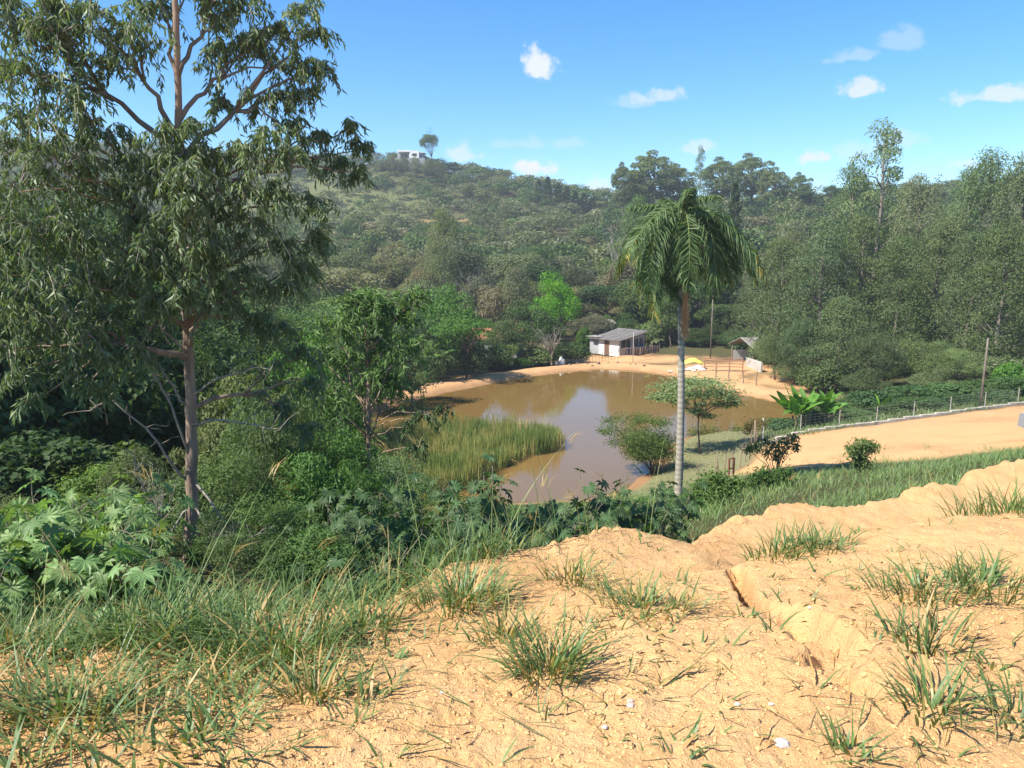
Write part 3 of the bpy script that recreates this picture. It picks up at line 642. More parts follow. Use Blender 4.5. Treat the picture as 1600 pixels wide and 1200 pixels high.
# undergrowth strip behind the wire fence
G = 'low green bushes behind the wire fence'
for px, Y, pt, w in [(1310, 56, 625, 70), (1365, 57, 612, 80), (1420, 58, 604, 80), (1475, 58, 600, 80), (1530, 58, 596, 80), (1590, 58, 590, 90), (1340, 52, 640, 60), (1440, 53, 622, 70), (1500, 54, 616, 70), (1560, 54, 610, 70), (1225, 50, 655, 60), (1275, 52, 642, 60), (1395, 54, 632, 70), (1620, 56, 592, 80), (1475, 55, 624, 60)]:
    st(['bush_a', 'bush_b'][px % 2], px, Y, pt, w, (.075, .125, .05), 'low green bush in the strip behind the wire fence', 'bush', G, 'bush')
G = 'shrubs filling the foot of the right bank grove'
for px, Y, pt, w in [(1240, 74, 560, 80), (1290, 70, 570, 90), (1330, 72, 545, 80), (1385, 70, 550, 90), (1430, 70, 548, 90), (1480, 70, 540, 80), (1520, 66, 560, 80), (1560, 64, 560, 80), (1605, 66, 560, 90), (1200, 86, 530, 70), (1170, 92, 520, 60), (1355, 64, 575, 80), (1460, 63, 575, 80), (1260, 82, 520, 90), (1320, 84, 500, 90), (1400, 84, 500, 90), (1500, 80, 490, 90)]:
    st(['bush_a', 'dense_a', 'dense_b'][px % 3], px, Y, pt, w, GUMD if px % 20 else GUM, 'grey green shrub at the foot of the right bank grove', 'shrub', G, 'shrub')
for px, pt in [(612, 246), (630, 243), (650, 245), (668, 247), (685, 250), (596, 247)]: st('dense_a', px, 326, pt, 26, OLIVE, 'olive bush on the hilltop in front of the white house', 'bush', 'bushes in front of the hilltop house', 'bush')
# -- dark thicket at the left edge, behind the big eucalyptus
G = 'dark trees of the thicket at the left edge'
for (px, Y, pt, w), lab in zip([(40, 27, 330, 420), (-140, 22, 300, 460), (190, 30, 410, 330), (-330, 18, 240, 560), (330, 34, 500, 260), (100, 38, 300, 340), (260, 44, 380, 300), (430, 46, 480, 240)], ['dark tree at the far left edge, level with the big eucalyptus crown', 'dark tree outside the left edge shading the thicket', 'dark tree just left of the big eucalyptus trunk', 'tall dark tree outside the left edge nearest the viewer', 'dark tree right behind the big eucalyptus trunk', 'dark tree deep in the thicket at the left', 'dark tree behind the big eucalyptus, left of its lower branches', 'dark tree between the big eucalyptus and the young one']):
    st('fine_a' if px % 20 else 'fine_b', px, Y, pt, w, DARK, lab, group=G)
for px, Y, pt, w, lab in [(40, 15.5, 690, 230, 'dark bush at the left edge behind the castor bushes'), (140, 16.5, 700, 200, 'dark bush behind the castor bushes at the edge of the black shade')]: st('bush_a', px, Y, pt, w, DARK, lab, 'bush', name='bush')
G = 'green trees between the thicket and the pond'
for (px, Y, pt, w), lab in zip([(390, 36, 560, 200), (480, 50, 530, 170), (350, 58, 460, 200), (500, 62, 470, 160), (420, 74, 430, 170), (540, 40, 640, 120)], ['green tree behind the branches right of the big trunk', 'green tree left of the young eucalyptus', 'green tree seen low through the big eucalyptus crown', 'green tree at the far left corner of the pond', 'tall green tree behind the left corner of the pond', 'low green tree at the left foot of the young eucalyptus']):
    st('fine_b' if px % 20 else 'fine_a', px, Y, pt, w, MID, lab, group=G)

ORD = 'first second third fourth fifth sixth seventh eighth ninth tenth eleventh twelfth thirteenth fourteenth fifteenth sixteenth seventeenth eighteenth'.split()
def relabel(group, fmt):
    """alike neighbours are told apart by their order from the left"""
    m = [o for o in COL.objects if o.get('group') == group]; m.sort(key=lambda o: o.location.x / o.location.y)
    for i, o in enumerate(m): o['label'] = fmt.format(ORD[i])
relabel('low green bushes behind the wire fence', '{} low green bush from the left in the strip behind the wire fence')
relabel('shrubs filling the foot of the right bank grove', '{} shrub from the left along the foot of the right bank grove')
relabel('dark pines stepping down the right end of the far hill', '{} dark pine from the left on the right shoulder of the far hill')
relabel('bushes on the bare slope behind the white house', '{} bush from the left on the slope behind the white house')
relabel('bushes in front of the hilltop house', '{} olive bush from the left in front of the white hilltop house')

# -- the woods: each tree of the nearer and middle slopes on its own
def wood(n, pick, spec, group, label, limit, dmin=(3, 5), protos=('round_a', 'round_b', 'round_c', 'tall_a'), cols=(OLIVE, DARK, MID, GREYG, BROWNG), wts=None, hh=(5, 9), ww=(4.5, 13), name='broadleaf_tree'):
    made = []; tries = 0
    while len(made) < limit and tries < n:
        tries += 1; x, y = pick()
        if not spec(x, y): continue
        w = ww[0] + (ww[1] - ww[0]) * rng.random()
        if not free(x, y, w / 2): continue
        occ(x, y, w / 2); made.append((x, y, w, hh[0] + (hh[1] - hh[0]) * rng.random()))
    return made
def vis(x, y, z):
    px, py = proj(x, y, z); return -120 < px < 1720
PAST = ground_hit(925, 404, 150, 260)
CUTS = [ground_hit(px, py, 200, 330) for px, py in ((662, 345), (722, 346))]
def slope(x, y):
    if (x - PAST[0]) ** 2 / 16 + (y - PAST[1]) ** 2 / 260 < 1: return False
    if abs(x - (PAST[0] * y / PAST[1])) < 2.6 and PAST[1] - 34 < y < PAST[1]: return False
    if abs(x / y - .0585) < .034 and y < 114: return False
    for c in CUTS:
        if abs(x - c[0]) < 4.5 and -16 < y - c[1] < 3: return False
    if math.hypot((x + 75) / 50, (y - 285) / 45) < .8: return rng.random() < .2
    s = float(pond_sd(np.array([x]), np.array([y]))[0]); return s > 9
def pick(): 
    y = 98 + (372 - 98) * rng.random() ** .8; return (rng.random() * 1.52 - .76) * y, y
occ(15.5, 98.5, 15); occ(-2.3, 100, 11); occ(27.5, 89, 10)
trees = wood(34000, pick, slope, '', '', 1500)
trees.sort(key=lambda t: t[1])
kinds = [(OLIVE, 'olive green'), (DARK, 'dark green'), (MID, 'mid green'), (GREYG, 'greyish green'), (BROWNG, 'brownish flowering')]
farmb = {c: MB() for c in range(5)}; tfar = MB()
def far_subset(proto, k, grow):
    p = LIB[proto]; V = np.concatenate([v.reshape(-1, 4, 3) for v in p['c'].V]); T = np.concatenate([t.reshape(-1, 4) for t in p['c'].T])
    i = rng.permutation(len(V))[:k]; c = V[i].mean(1, keepdims=True); return (V[i] - c) * grow + c, T[i], p
FARP = {p: far_subset(p, 420, 2.5) for p in ('round_a', 'round_b', 'round_c', 'tall_a', 'euca_c')}
single = 0
for x, y, w, h in trees:
    left = x < .12 * y
    k = rng.choice(5, p=[.28, .20, .2, .2, .12] if left else [.2, .34, .3, .12, .04])
    if y > 225 and k == 4: k = 3
    proto = ['round_a', 'round_b', 'round_c', 'tall_a'][int(rng.integers(4))]
    if y < 260 and rng.random() < .07 and not (.02 < x / y < .14): proto = 'euca_c'; h = 13 + 4 * rng.random(); w = 6.5
    h = h * (1.1 if y < 200 else .95) * (1.25 if proto == 'tall_a' and not left else 1)
    if left and y > 150: h *= .9
    if abs(x / y - PAST[0] / PAST[1]) < .022 and y < PAST[1] + 8: h *= .55
    z = gz(x, y); col = np.array(kinds[k][0]) * (.62 + .75 * rng.random() ** 1.3) * np.array([.9 + .2 * rng.random(), 1, .85 + .3 * rng.random()])
    if single < 165:
        single += 1; side = 'left hillside' if left else 'right hillside'
        plant(proto, f'{kinds[k][1]} broadleaf tree in the wood covering the {side}', 'tree', (x, y, z - .3), h, w, col, f'{kinds[k][1]} trees of the {side} wood')
    else:
        Q, T, p = FARP[proto]; a = rng.random() * 6.283; R = np.array([[math.cos(a), math.sin(a), 0], [-math.sin(a), math.cos(a), 0], [0, 0, 1]])
        V = (Q @ R) * np.array([w / p['w'], w / p['w'], h / p['h']]) + np.array([x, y, z - .16 * h])
        farmb[k].add(V.reshape(-1, 3), np.arange(len(Q) * 4).reshape(-1, 4), np.clip((T + .62 * (rng.random() - .5)).ravel(), 0, 1))
        tube(tfar, [(x, y, z - .6), (x, y, z + h * .5)], [.16, .09], 5)
# one mass of far woodland, its colours by tree kind
def far_forest():
    mats = []; mb = MB()
    for k in range(5):
        m = leaf_mat('far_foliage_' + kinds[k][1].split()[0], .28, .2, .6); c = m.node_tree
        oi = next(n for n in c.nodes if n.type == 'OBJECT_INFO'); rg = c.nodes.new('ShaderNodeRGB'); rg.outputs[0].default_value = rgb(kinds[k][0])
        for l in list(c.links):
            if l.from_node == oi: c.links.new(rg.outputs[0], l.to_socket)
        mats.append(m)
        for V, Fs, T, M in zip(farmb[k].V, farmb[k].F, farmb[k].T, farmb[k].M): mb.V.append(V); mb.F.append(Fs - Fs.min() + mb.n); mb.T.append(T); mb.M.append(np.full(len(M), k, np.int32)); mb.n += len(V)
    mats.append(BARK)
    for V, Fs, T, M in zip(tfar.V, tfar.F, tfar.T, tfar.M): pass
    stuff('distant_woodland', mb.mesh('distant_woodland', mats))
far_forest()
# scrub between the trees of both slopes
def scrub():
    n = 3400; y = 100 + 275 * rng.random(n) ** .75; x = (rng.random(n) * 1.5 - .75) * y
    ok = np.array([slope(a, b) or math.hypot((a + 75) / 50, (b - 285) / 45) < 1 and rng.random() < .75 for a, b in zip(x, y)]); x, y = x[ok], y[ok]; z = height(x, y)
    mb = MB()
    for a, b, c in zip(x, y, z):
        r = .8 + 1.4 * rng.random(); m = 34; d = rdir(m, .6); d[:, 2] = np.abs(d[:, 2]); P = np.array([a, b, c]) + d * r * (.5 + .5 * rng.random((m, 1))) * np.array([1, 1, .8])
        scatter(mb, DIAMOND, P, np.cross(d, rng.normal(size=(m, 3))), nrm(d + rdir(m) * .5), .75, .5, np.clip(.5 + .5 * (rng.random() - .5) + .2 * (rng.random(m) - .5), 0, 1))
    stuff('hillside_scrub', mb.mesh('hillside_scrub', LEAF), (.105, .115, .055))
scrub()
print('trees', len(trees), single)

# ------------------------------------------------------------------ the big eucalyptus on the left
HY = 10.5
def P3(px, py, Y): return np.array([float(v) for v in pix(px, py, Y)])
def spray(cb, c, r, n, L=.135, W=.021, origin=None, down=.85):
    """hanging lance shaped leaves round twigs that spread from the limb's end and droop"""
    tw = max(5, int(n / 24)); c = np.asarray(c, float)
    for i in range(tw):
        d = rdir(1, .15)[0]; e = c + d * r * np.array([1, 1, .75]) * (.45 + .6 * rng.random()); s = c + (e - c) * .1 + np.array([0, 0, .1 * r])
        pts = curve(s, e, .18 * r, 5); pts[:, 2] -= np.linspace(0, 1, 5) ** 2 * .35 * r
        tube(cb, pts, np.linspace(.006, .0022, 5), 3, .35, 1, cap=False)
        k = max(6, int(n / tw)); t = .15 + .85 * rng.random(k); P = np.stack([np.interp(t, np.linspace(0, 1, 5), pts[:, a]) for a in range(3)], -1) + rng.normal(size=(k, 3)) * .022
        D = nrm(rdir(k) * .62 + np.array([0, 0, -down]) + d * .18)
        tint = np.clip(.42 + .16 * (rng.random() - .5) + .32 * (rng.random(k) - .5) + (rng.random(k) > .93) * .3, 0, 1)
        scatter(cb, FOLD, P, D, rdir(k), L * (.65 + .6 * rng.random(k)), W * (.7 + .6 * rng.random(k)), tint)
def big_eucalyptus():
    base = P3(299, 884, HY); base[2] = gz(base[0], base[1])
    T = [(299, 892, 0), (299, 800, 0), (300, 700, .02), (298, 620, .03), (293, 520, .05), (288, 440, .05), (283, 330, .1), (280, 220, .1), (277, 100, .1), (274, 0, .1), (271, -120, .1), (268, -240, .1)]
    tp = np.array([P3(a, b, HY + c) for a, b, c in T]) - base
    wpx = np.array([28, 20, 18, 16.5, 15, 14, 12.5, 11, 10, 8.5, 6, 4]) / 2 / F * HY
    t = thing('eucalyptus_tree', 'tall eucalyptus with tan trunk and drooping grey green leaves, nearest tree on the left', 'tree', base)
    fine = np.array([np.interp(np.linspace(0, 11, 60), range(12), tp[:, k]) for k in range(3)]).T; fine[:, :2] += rng.normal(size=(60, 2)) * .006
    tb = MB(); tube(tb, fine, np.interp(np.linspace(0, 11, 60), range(12), wpx), 10, rough=.16)
    new('trunk', tb.mesh('trunk', BARKE, True), t)
    def on_trunk(py):
        for i in range(len(T) - 1):
            if T[i][1] >= py >= T[i + 1][1]:
                f = (T[i][1] - py) / (T[i][1] - T[i + 1][1]); return tp[i] * (1 - f) + tp[i + 1] * f
        return tp[-1]
    # limb ends: (px, py, depth offset, radius px), grouped by the limb that carries them; first number is where it leaves the trunk
    LIMBS = [
     (215, [(215, 60, -.4, 55), (150, 35, -.6, 60), (170, 110, -.5, 42), (110, 20, -.3, 50)]),
     (250, [(90, 60, -.8, 70), (30, 50, -.9, 70), (60, 130, -1.0, 75), (5, 120, -.5, 60), (60, 0, -.7, 70), (-10, 20, -.8, 70)]),
     (330, [(120, 170, -.9, 62), (50, 200, -1.2, 75), (5, 240, -1.1, 75), (165, 215, -.7, 50)]),
     (390, [(100, 270, -1.3, 75), (30, 300, -1.4, 80), (160, 300, -.9, 60), (215, 260, -.6, 42)]),
     (450, [(60, 370, -1.5, 75), (130, 380, -1.2, 65), (-20, 340, -1.2, 80), (205, 350, -.5, 50)]),
     (510, [(70, 450, -1.6, 65), (15, 430, -1.4, 65), (150, 450, -1.0, 60), (215, 430, -.6, 48)]),
     (560, [(95, 520, -1.5, 52), (30, 500, -1.6, 55), (140, 560, -1.2, 46), (175, 500, -.8, 48), (35, 590, -1.4, 40), (150, 610, -1.0, 30), (15, 550, -1.4, 42), (50, 630, -1.3, 24)]),
     (150, [(245, 20, .4, 48), (215, -40, .3, 60), (300, -50, .3, 60)]),
     (120, [(330, 30, .5, 52), (385, 20, .6, 52), (360, -40, .5, 60)]),
     (190, [(395, 75, .7, 52), (440, 60, .8, 50), (470, 110, .8, 46), (345, 90, .4, 42)]),
     (250, [(420, 150, .7, 44), (480, 155, .9, 40), (455, 205, .8, 36), (345, 165, .4, 30), (490, 60, .9, 42), (500, 110, .9, 34), (480, 20, .8, 42)]),
     (330, [(500, 215, 1.0, 32), (540, 205, 1.1, 34), (562, 235, 1.2, 30), (530, 258, 1.1, 32), (560, 270, 1.1, 24)]),
     (340, [(420, 220, -.3, 50), (370, 245, -.4, 50), (325, 245, -.5, 44), (455, 255, -.2, 46)]),
     (400, [(435, 305, -.3, 50), (375, 305, -.5, 55), (480, 330, -.1, 46), (325, 320, -.6, 42)]),
     (470, [(400, 365, -.3, 52), (450, 400, -.1, 48), (345, 380, -.6, 46), (495, 375, .1, 36)]),
     (520, [(385, 440, -.4, 50), (440, 455, -.2, 46), (325, 420, -.7, 40), (480, 425, 0, 38), (345, 480, -.6, 40)]),
     (545, [(395, 505, -.3, 40), (250, 480, -.8, 44), (235, 400, -.9, 46), (430, 515, -.1, 30)]),
     (380, [(250, 215, -.7, 44), (300, 270, -.9, 46), (240, 300, -.8, 48)]), (430, [(270, 345, -.9, 48), (310, 395, -1.0, 42), (250, 420, -.9, 40)]), (300, [(300, 205, -.5, 34), (265, 255, -.7, 40)]), (500, [(280, 455, -1.0, 30), (300, 330, -1.1, 44), (215, 545, -.9, 36)]),
     (640, [(470, 560, .4, 40), (500, 600, .6, 34), (440, 640, .5, 30), (480, 670, .6, 26)])]
    for py0, ends in LIMBS:
        s = on_trunk(py0); bb, cb = MB(), MB(); E_ = np.array([P3(a, b, HY + c) - base for a, b, c, r in ends]); m = E_.mean(0)
        fork = s + (m - s) * .5 + np.array([0, 0, .12]); main = curve(s, fork, .05, 6, .025); rad = .016 + .004 * len(ends)
        tube(bb, main, np.linspace(rad * 1.25, rad * .7, 6), 6)
        for e, (a, b, c, r) in zip(E_, ends):
            c_ = curve(fork + (s - fork) * .12 * rng.random(), e, .10, 6, .03); tube(bb, c_, np.linspace(rad * .62, .006, 6), 5)
            spray(cb, e, r / F * HY * 1.22, int(4.4 * r + 90))
            q = c_[3]; spray(cb, q + rdir(1)[0] * .12, r / F * HY * .7, int(1.0 * r))
        br = new('branch', bb.mesh('branch', BARKE if py0 > 300 else BARKP, True), t)
        f = cb.mesh('foliage', [LEAFG, TWIG]); fo = new('foliage', f, br, color=(.155, .200, .118))
    # dead limbs low on the trunk
    for pts in [[(296, 640), (240, 560), (185, 545)], [(296, 720), (265, 630), (225, 560), (205, 555)], [(297, 760), (250, 690), (175, 620), (140, 645)], [(303, 620), (340, 590), (395, 575), (420, 570)], [(302, 660), (345, 655), (400, 665), (440, 668)],
                [(303, 790), (330, 830), (352, 875)], [(297, 790), (262, 830), (215, 740), (205, 700)], [(298, 840), (285, 900), (230, 830)], [(303, 750), (345, 800), (375, 845), (405, 835)], [(297, 560), (240, 490), (190, 470)]]:
        q = np.array([P3(a, b, HY - .25 * i) - base for i, (a, b) in enumerate(pts)]); q[0] = on_trunk(pts[0][1])
        k = np.linspace(0, len(q) - 1, 10); c_ = np.array([np.interp(k, range(len(q)), q[:, j]) for j in range(3)]).T + rng.normal(size=(10, 3)) * .018
        bb = MB(); tube(bb, c_, np.linspace(.02, .005, 10), 5)
        for j in range(3, 10):
            for _ in range(2):
                e = c_[j] + rdir(1, -.1)[0] * (.12 + .3 * rng.random()); tube(bb, curve(c_[j], e, .03, 4, .02), np.linspace(.006, .002, 4), 3, cap=False)
        new('dead_branch', bb.mesh('dead_branch', TWIG, True), t)
big_eucalyptus()
def young_eucalyptus():
    Y = 21.0; b = P3(577, 800, Y); b[2] = gz(b[0], b[1]); t = thing('young_eucalyptus', 'slender young eucalyptus with thin trunk at the left end of the pond', 'tree', b)
    tp = np.array([P3(a, c, Y) for a, c in ((577, 812), (576, 740), (575, 660), (576, 600), (574, 540), (570, 470), (568, 452))]) - b; tp[0, 2] = -.1
    tb = MB(); tube(tb, tp, [.08, .07, .062, .05, .032, .02, .008], 7, rough=.15); new('trunk', tb.mesh('trunk', BARKE, True), t)
    C = [(572, 478, 50), (560, 500, 50), (585, 545, 50), (568, 480, 40), (545, 490, 60), (600, 490, 62), (570, 470, 45), (640, 500, 50), (520, 520, 55), (575, 520, 65), (630, 550, 55), (540, 570, 55), (590, 585, 52), (500, 560, 42), (560, 615, 38), (620, 600, 40), (515, 610, 40), (650, 470, 35)]
    for a, c, r in C:
        e = P3(a, c, Y + rng.normal() * .5) - b; py0 = min(790, c + 90); s = np.array([np.interp(-py0, [-812, -740, -660, -600, -540, -470, -452], tp[:, k]) for k in range(3)])
        bb, cb = MB(), MB(); tube(bb, curve(s, e, .15, 6, .05), np.linspace(.03, .008, 6), 5); spray(cb, e, r / F * Y * 1.15, int(8 * r), L=.22, W=.04, down=.6)
        br = new('branch', bb.mesh('branch', BARKE, True), t); new('foliage', cb.mesh('foliage', [LEAF, TWIG]), br, color=(.13, .205, .075))
    for a, c, r in [(660, 650, 26), (690, 640, 18), (640, 668, 20), (530, 660, 34), (500, 700, 34), (650, 700, 24), (545, 720, 30)]:
        e = P3(a, c, Y - .6 + rng.normal() * .3) - b; s = np.array([np.interp(-min(790, c + 20), [-812, -740, -660, -600, -540, -470, -452], tp[:, k]) for k in range(3)])
        bb, cb = MB(), MB(); tube(bb, curve(s, e, .1, 6, .04), np.linspace(.02, .006, 6), 4); spray(cb, e, r / F * Y * 1.2, int(6 * r), L=.22, W=.04)
        br = new('branch', bb.mesh('branch', BARKE, True), t); new('foliage', cb.mesh('foliage', [LEAF, TWIG]), br, color=(.075, .115, .055))
young_eucalyptus()

# ------------------------------------------------------------------ the palm
def palm():
    Y = 28.0; b = P3(1059, 790, Y); b[2] = gz(b[0], b[1]); top = P3(1065, 356, Y) - b
    t = thing('palm_tree', 'tall feather palm with ringed grey trunk and hanging fronds before the pond', 'palm', b)
    k = 90; s = np.linspace(0, 1, k); pts = np.stack([top[0] * s + .07 * np.sin(s * 4.2), top[1] * s, top[2] * s], -1); pts[0, 2] = -.3
    rad = np.interp(s, [0, .05, .3, .7, .86, 1], [.175, .155, .135, .112, .10, .105]) * (1 + .012 * np.sin(s * 88 * math.pi * .5))
    tb = MB(); tube(tb, pts, rad, 14, rough=.04)
    m, nt, out = mat_('palm_trunk'); N = nt.nodes; L = nt.links; p = N.new('ShaderNodeBsdfPrincipled'); p.inputs['Roughness'].default_value = .85
    tc = N.new('ShaderNodeTexCoord'); wv = N.new('ShaderNodeTexWave'); wv.bands_direction = 'Z'; wv.inputs['Scale'].default_value = 1.6; wv.inputs['Distortion'].default_value = 2.5; wv.inputs['Detail'].default_value = 3; L.new(tc.outputs['Object'], wv.inputs['Vector'])
    nz = N.new('ShaderNodeTexNoise'); nz.inputs['Scale'].default_value = 2.5; nz.inputs['Detail'].default_value = 6; L.new(tc.outputs['Object'], nz.inputs['Vector'])
    mx = N.new('ShaderNodeMixRGB'); L.new(wv.outputs['Fac'], mx.inputs['Fac']); mx.inputs['Color1'].default_value = (.31, .275, .22, 1); mx.inputs['Color2'].default_value = (.44, .40, .34, 1)
    m2 = N.new('ShaderNodeMixRGB'); m2.blend_type = 'MULTIPLY'; L.new(nz.outputs['Fac'], m2.inputs['Fac']); L.new(mx.outputs[0], m2.inputs['Color1']); m2.inputs['Color2'].default_value = (.62, .63, .56, 1); L.new(m2.outputs[0], p.inputs['Base Color']); L.new(p.outputs[0], out.inputs['Surface'])
    new('trunk', tb.mesh('trunk', m, True), t)
    cs = MB(); tube(cs, [top + [0, 0, -.25], top + [.01, 0, .3], top + [.02, 0, .75]], [.115, .12, .05], 10); new('crownshaft', cs.mesh('crownshaft', solid('palm_sheath', (.16, .19, .07), (.20, .17, .09), 6), True), t)
    rach = solid('palm_rachis', (.17, .20, .075), (.12, .16, .05), 5, .7, .1)
    def frond(az, el, Ln, droop, col, dry=0.0):
        fb = MB(); u = np.linspace(0, 1, 16); d = np.array([math.cos(az), math.sin(az), 0]); ang = el - droop * (1 - np.exp(-3.2 * u)) / .96
        ds = Ln / 15; p_ = [top + np.array([0, 0, .35])]
        for a in ang[1:]: p_.append(p_[-1] + ds * (d * math.cos(a) + np.array([0, 0, math.sin(a)])))
        p_ = np.array(p_); tube(fb, p_, np.linspace(.032, .006, 16), 4, mat=1)
        n = 92
        for side in (-1, 1):
            v = .13 + .87 * (np.arange(n) + rng.random(n)) / n; P = np.stack([np.interp(v, u, p_[:, k]) for k in range(3)], -1); tg = nrm(np.stack([np.interp(v, u, np.gradient(p_[:, k])) for k in range(3)], -1))
            sdv = nrm(np.cross(tg, np.array([0, 0, 1.]) + .01)) * side; D = sdv * (.62 + .25 * rng.random((n, 1))) + tg * (.55 + .2 * rng.random((n, 1))) + np.array([0, 0, 1.]) * (.28 * rng.normal(size=(n, 1)) - .12) 
            LL = Ln * .23 * np.sin(np.pi * np.clip(v * .86 + .1, 0, 1)) ** .6 * (.8 + .4 * rng.random(n)); hang = np.clip(rng.random(n) * .5 + .35, 0, 1)
            D = nrm(D); mid = P + D * (LL * .5)[:, None]; end = mid + nrm(D * (1 - hang)[:, None] + np.array([0, 0, -1.]) * hang[:, None]) * (LL * .6)[:, None]
            w = nrm(np.cross(D, rdir(n))) * .022
            V = np.stack([P - w * .6, P + w * .6, mid + w, mid - w, end], 1).reshape(-1, 3); o = np.arange(n)[:, None] * 5
            yel = (v > .75) * dry
            tint = np.repeat(np.clip(.5 + .35 * (rng.random(n) - .5) + yel * rng.random(n), 0, 1), 5)
            fb.add(V, o + np.array([0, 1, 2, 3]), tint); nn = fb.n - n * 5
            fb.F.append(o + nn + np.array([3, 2, 4])); fb.M.append(np.zeros(n, np.int32))
        new('frond', fb.mesh('frond', [PALML, rach]), t, color=col)
    n = 0
    for ring, cnt, el, Ln, dr in ((0, 8, 1.3, 2.1, 1.5), (1, 10, 1.3, 3.1, 2.5), (2, 11, 1.25, 3.9, 2.8), (3, 12, .9, 4.1, 2.45), (4, 9, .1, 3.6, 1.65)):
        for i in range(cnt):
            az = 6.283 * (i + .5 * (ring % 2)) / cnt + .3 * rng.normal() + ring * .4
            
            if ring >= 3 and abs((az + math.pi / 2 + math.pi) % 6.283 - math.pi) < .75: continue
            frond(az, el + .22 * rng.normal(), Ln * (.72 + .36 * rng.random()), dr + .28 * rng.normal(), (.092, .138, .062), .5 if ring >= 3 else 0)
    sb = MB()
    for i in range(150):
        e0 = top + np.array([.08, -.12, -1.95]); a = rng.random() * 6.283; e1 = e0 + np.array([.04 + .22 * rng.random(), -.1 + .1 * rng.normal(), -1.1 - 1.0 * rng.random()]); c_ = curve(e0 + rdir(1)[0] * .05, e1, .05, 5, .03); c_[1, 0] += .08; tube(sb, c_, [.012, .01, .008, .006, .004], 3, rng.random(), cap=False)
    new('fruit_stalks', sb.mesh('fruit_stalks', solid('dry_orange_stalks', (.78, .44, .21), (.60, .30, .13), 6)), t, )['label'] = 'dry orange fruit stalks hanging down the trunk'
    pb = MB(); V = curve(top + [.3, -.3, -.5], top + [.75, -.5, -.8], .1, 6); tube(pb, V, [.02, .06, .085, .07, .04, .01], 7); new('spathe', pb.mesh('spathe', solid('pale_spathe', (.55, .45, .33)), True), t)['label'] = 'pale woody flower sheath'
PALML = leaf_mat('palm_leaflet', .25, .25, .5, straw=(.40, .30, .06), thr=(.8, 1.0))
palm()

# ------------------------------------------------------------------ trees and shrubs by the water
def umbrella_tree():
    Y = 47.0; b = np.array([*P3(1094, 690, Y)[:2], 0]); b[2] = gz(b[0], b[1]); t = thing('umbrella_shaped_tree', 'low flat crowned tree with layered leaves over the water behind the palm trunk', 'tree', b)
    C = [(1050, 604, 26), (1080, 596, 30), (1110, 600, 30), (1130, 612, 22), (1040, 618, 20), (1075, 616, 26), (1030, 622, 14), (1140, 622, 16), (1128, 632, 16), (1100, 618, 24), (1060, 628, 14), (1088, 642, 12), (1104, 650, 13), (1095, 632, 10), (1147, 630, 10)]
    tb = MB(); fork = P3(1092, 650, Y) - b; tube(tb, curve((0, 0, -.2), fork, 0, 5, .04), [.07, .06, .05, .045, .04], 7)
    for a, c, r in C: tube(tb, curve(fork, P3(a, c, Y + rng.normal() * .6) - b, .1, 5, .05), [.045, .035, .028, .02, .01], 5)
    new('trunk', tb.mesh('trunk', BARK, True), t)
    for a, c, r in C:
        cb = MB(); q = P3(a, c, Y + rng.normal() * .8) - b; R = r / F * Y; n = int(17 * r)
        P = q + rng.normal(size=(n, 3)) * np.array([R * .62, R * .62, R * .11]); scatter(cb, FOLD, P, rdir(n) * np.array([1, 1, .35]), rdir(n, 2.2), .24 * (.6 + .7 * rng.random(n)), .10, np.clip(.5 + .4 * (rng.random(n) - .5), 0, 1))
        new('foliage', cb.mesh('foliage', LEAF), t, color=(.20, .25, .15))
umbrella_tree()
def leaning_shrub():
    Y = 44.0; b = np.array([*P3(1024, 712, Y)[:2], 0]); b[2] = max(gz(b[0], b[1]), WATER); t = thing('leaning_shrub', 'feathery green shrub leaning out over the pond from the near lawn corner', 'shrub', b)
    tb = MB()
    for a, c, r in [(1015, 695, 26), (1022, 684, 26), (1003, 690, 24), (985, 672, 20), (1030, 705, 18), (1005, 706, 20), (965, 655, 16), (955, 668, 14), (970, 682, 16), (1000, 655, 16), (1030, 690, 18), (985, 690, 14), (950, 657, 8), (1032, 660, 14), (960, 692, 8), (1022, 702, 20), (1010, 705, 18), (1035, 700, 16), (995, 698, 14), (1000, 682, 18), (950, 676, 8), (942, 672, 6), (1016, 710, 22), (1034, 712, 18), (1000, 708, 18), (1024, 690, 20)]:
        q = P3(a, c, Y + rng.normal() * .6) - b; tube(tb, curve((0, 0, -.1), q, .1, 6, .05), np.linspace(.022, .006, 6), 5); cb = MB(); R = r / F * Y; n = int((30 if a > 985 else 13) * r)
        P = q + rng.normal(size=(n, 3)) * R * np.array([.7, .6, .3]); scatter(cb, FOLD, P, nrm(rdir(n) + [-.4, 0, -.2]), rdir(n, 1.2), .17 * (.6 + .7 * rng.random(n)), .05, np.clip(.5 + .4 * (rng.random(n) - .5), 0, 1))
        new('foliage', cb.mesh('foliage', LEAF), t, color=(.115, .165, .06))
    new('stems', tb.mesh('stems', BARK, True), t)
leaning_shrub()
def big_leaf(L, W, n=7, fold=.18, bend=.5, tear=0.0):
    """a banana-like blade along +Y with a midrib fold, bending down towards its tip"""
    mb = MB(); u = np.linspace(0, 1, n); w = W * .5 * np.sin(np.pi * np.clip(u * .94 + .05, 0, 1)) ** .55; a = -bend * u ** 1.4; y = np.cumsum(np.cos(a)) / n * L; z = np.cumsum(np.sin(a)) / n * L
    V = []; 
    for i in range(n): V += [(-w[i], y[i], z[i] + w[i] * fold), (0, y[i], z[i]), (w[i], y[i], z[i] + w[i] * fold)]
    Q = [q for i in range(n - 1) for q in ((3 * i, 3 * i + 1, 3 * i + 4, 3 * i + 3), (3 * i + 1, 3 * i + 2, 3 * i + 5, 3 * i + 4))]
    mb.add(V, Q, np.repeat(.4 + .2 * np.linspace(0, 1, n), 3)); return mb
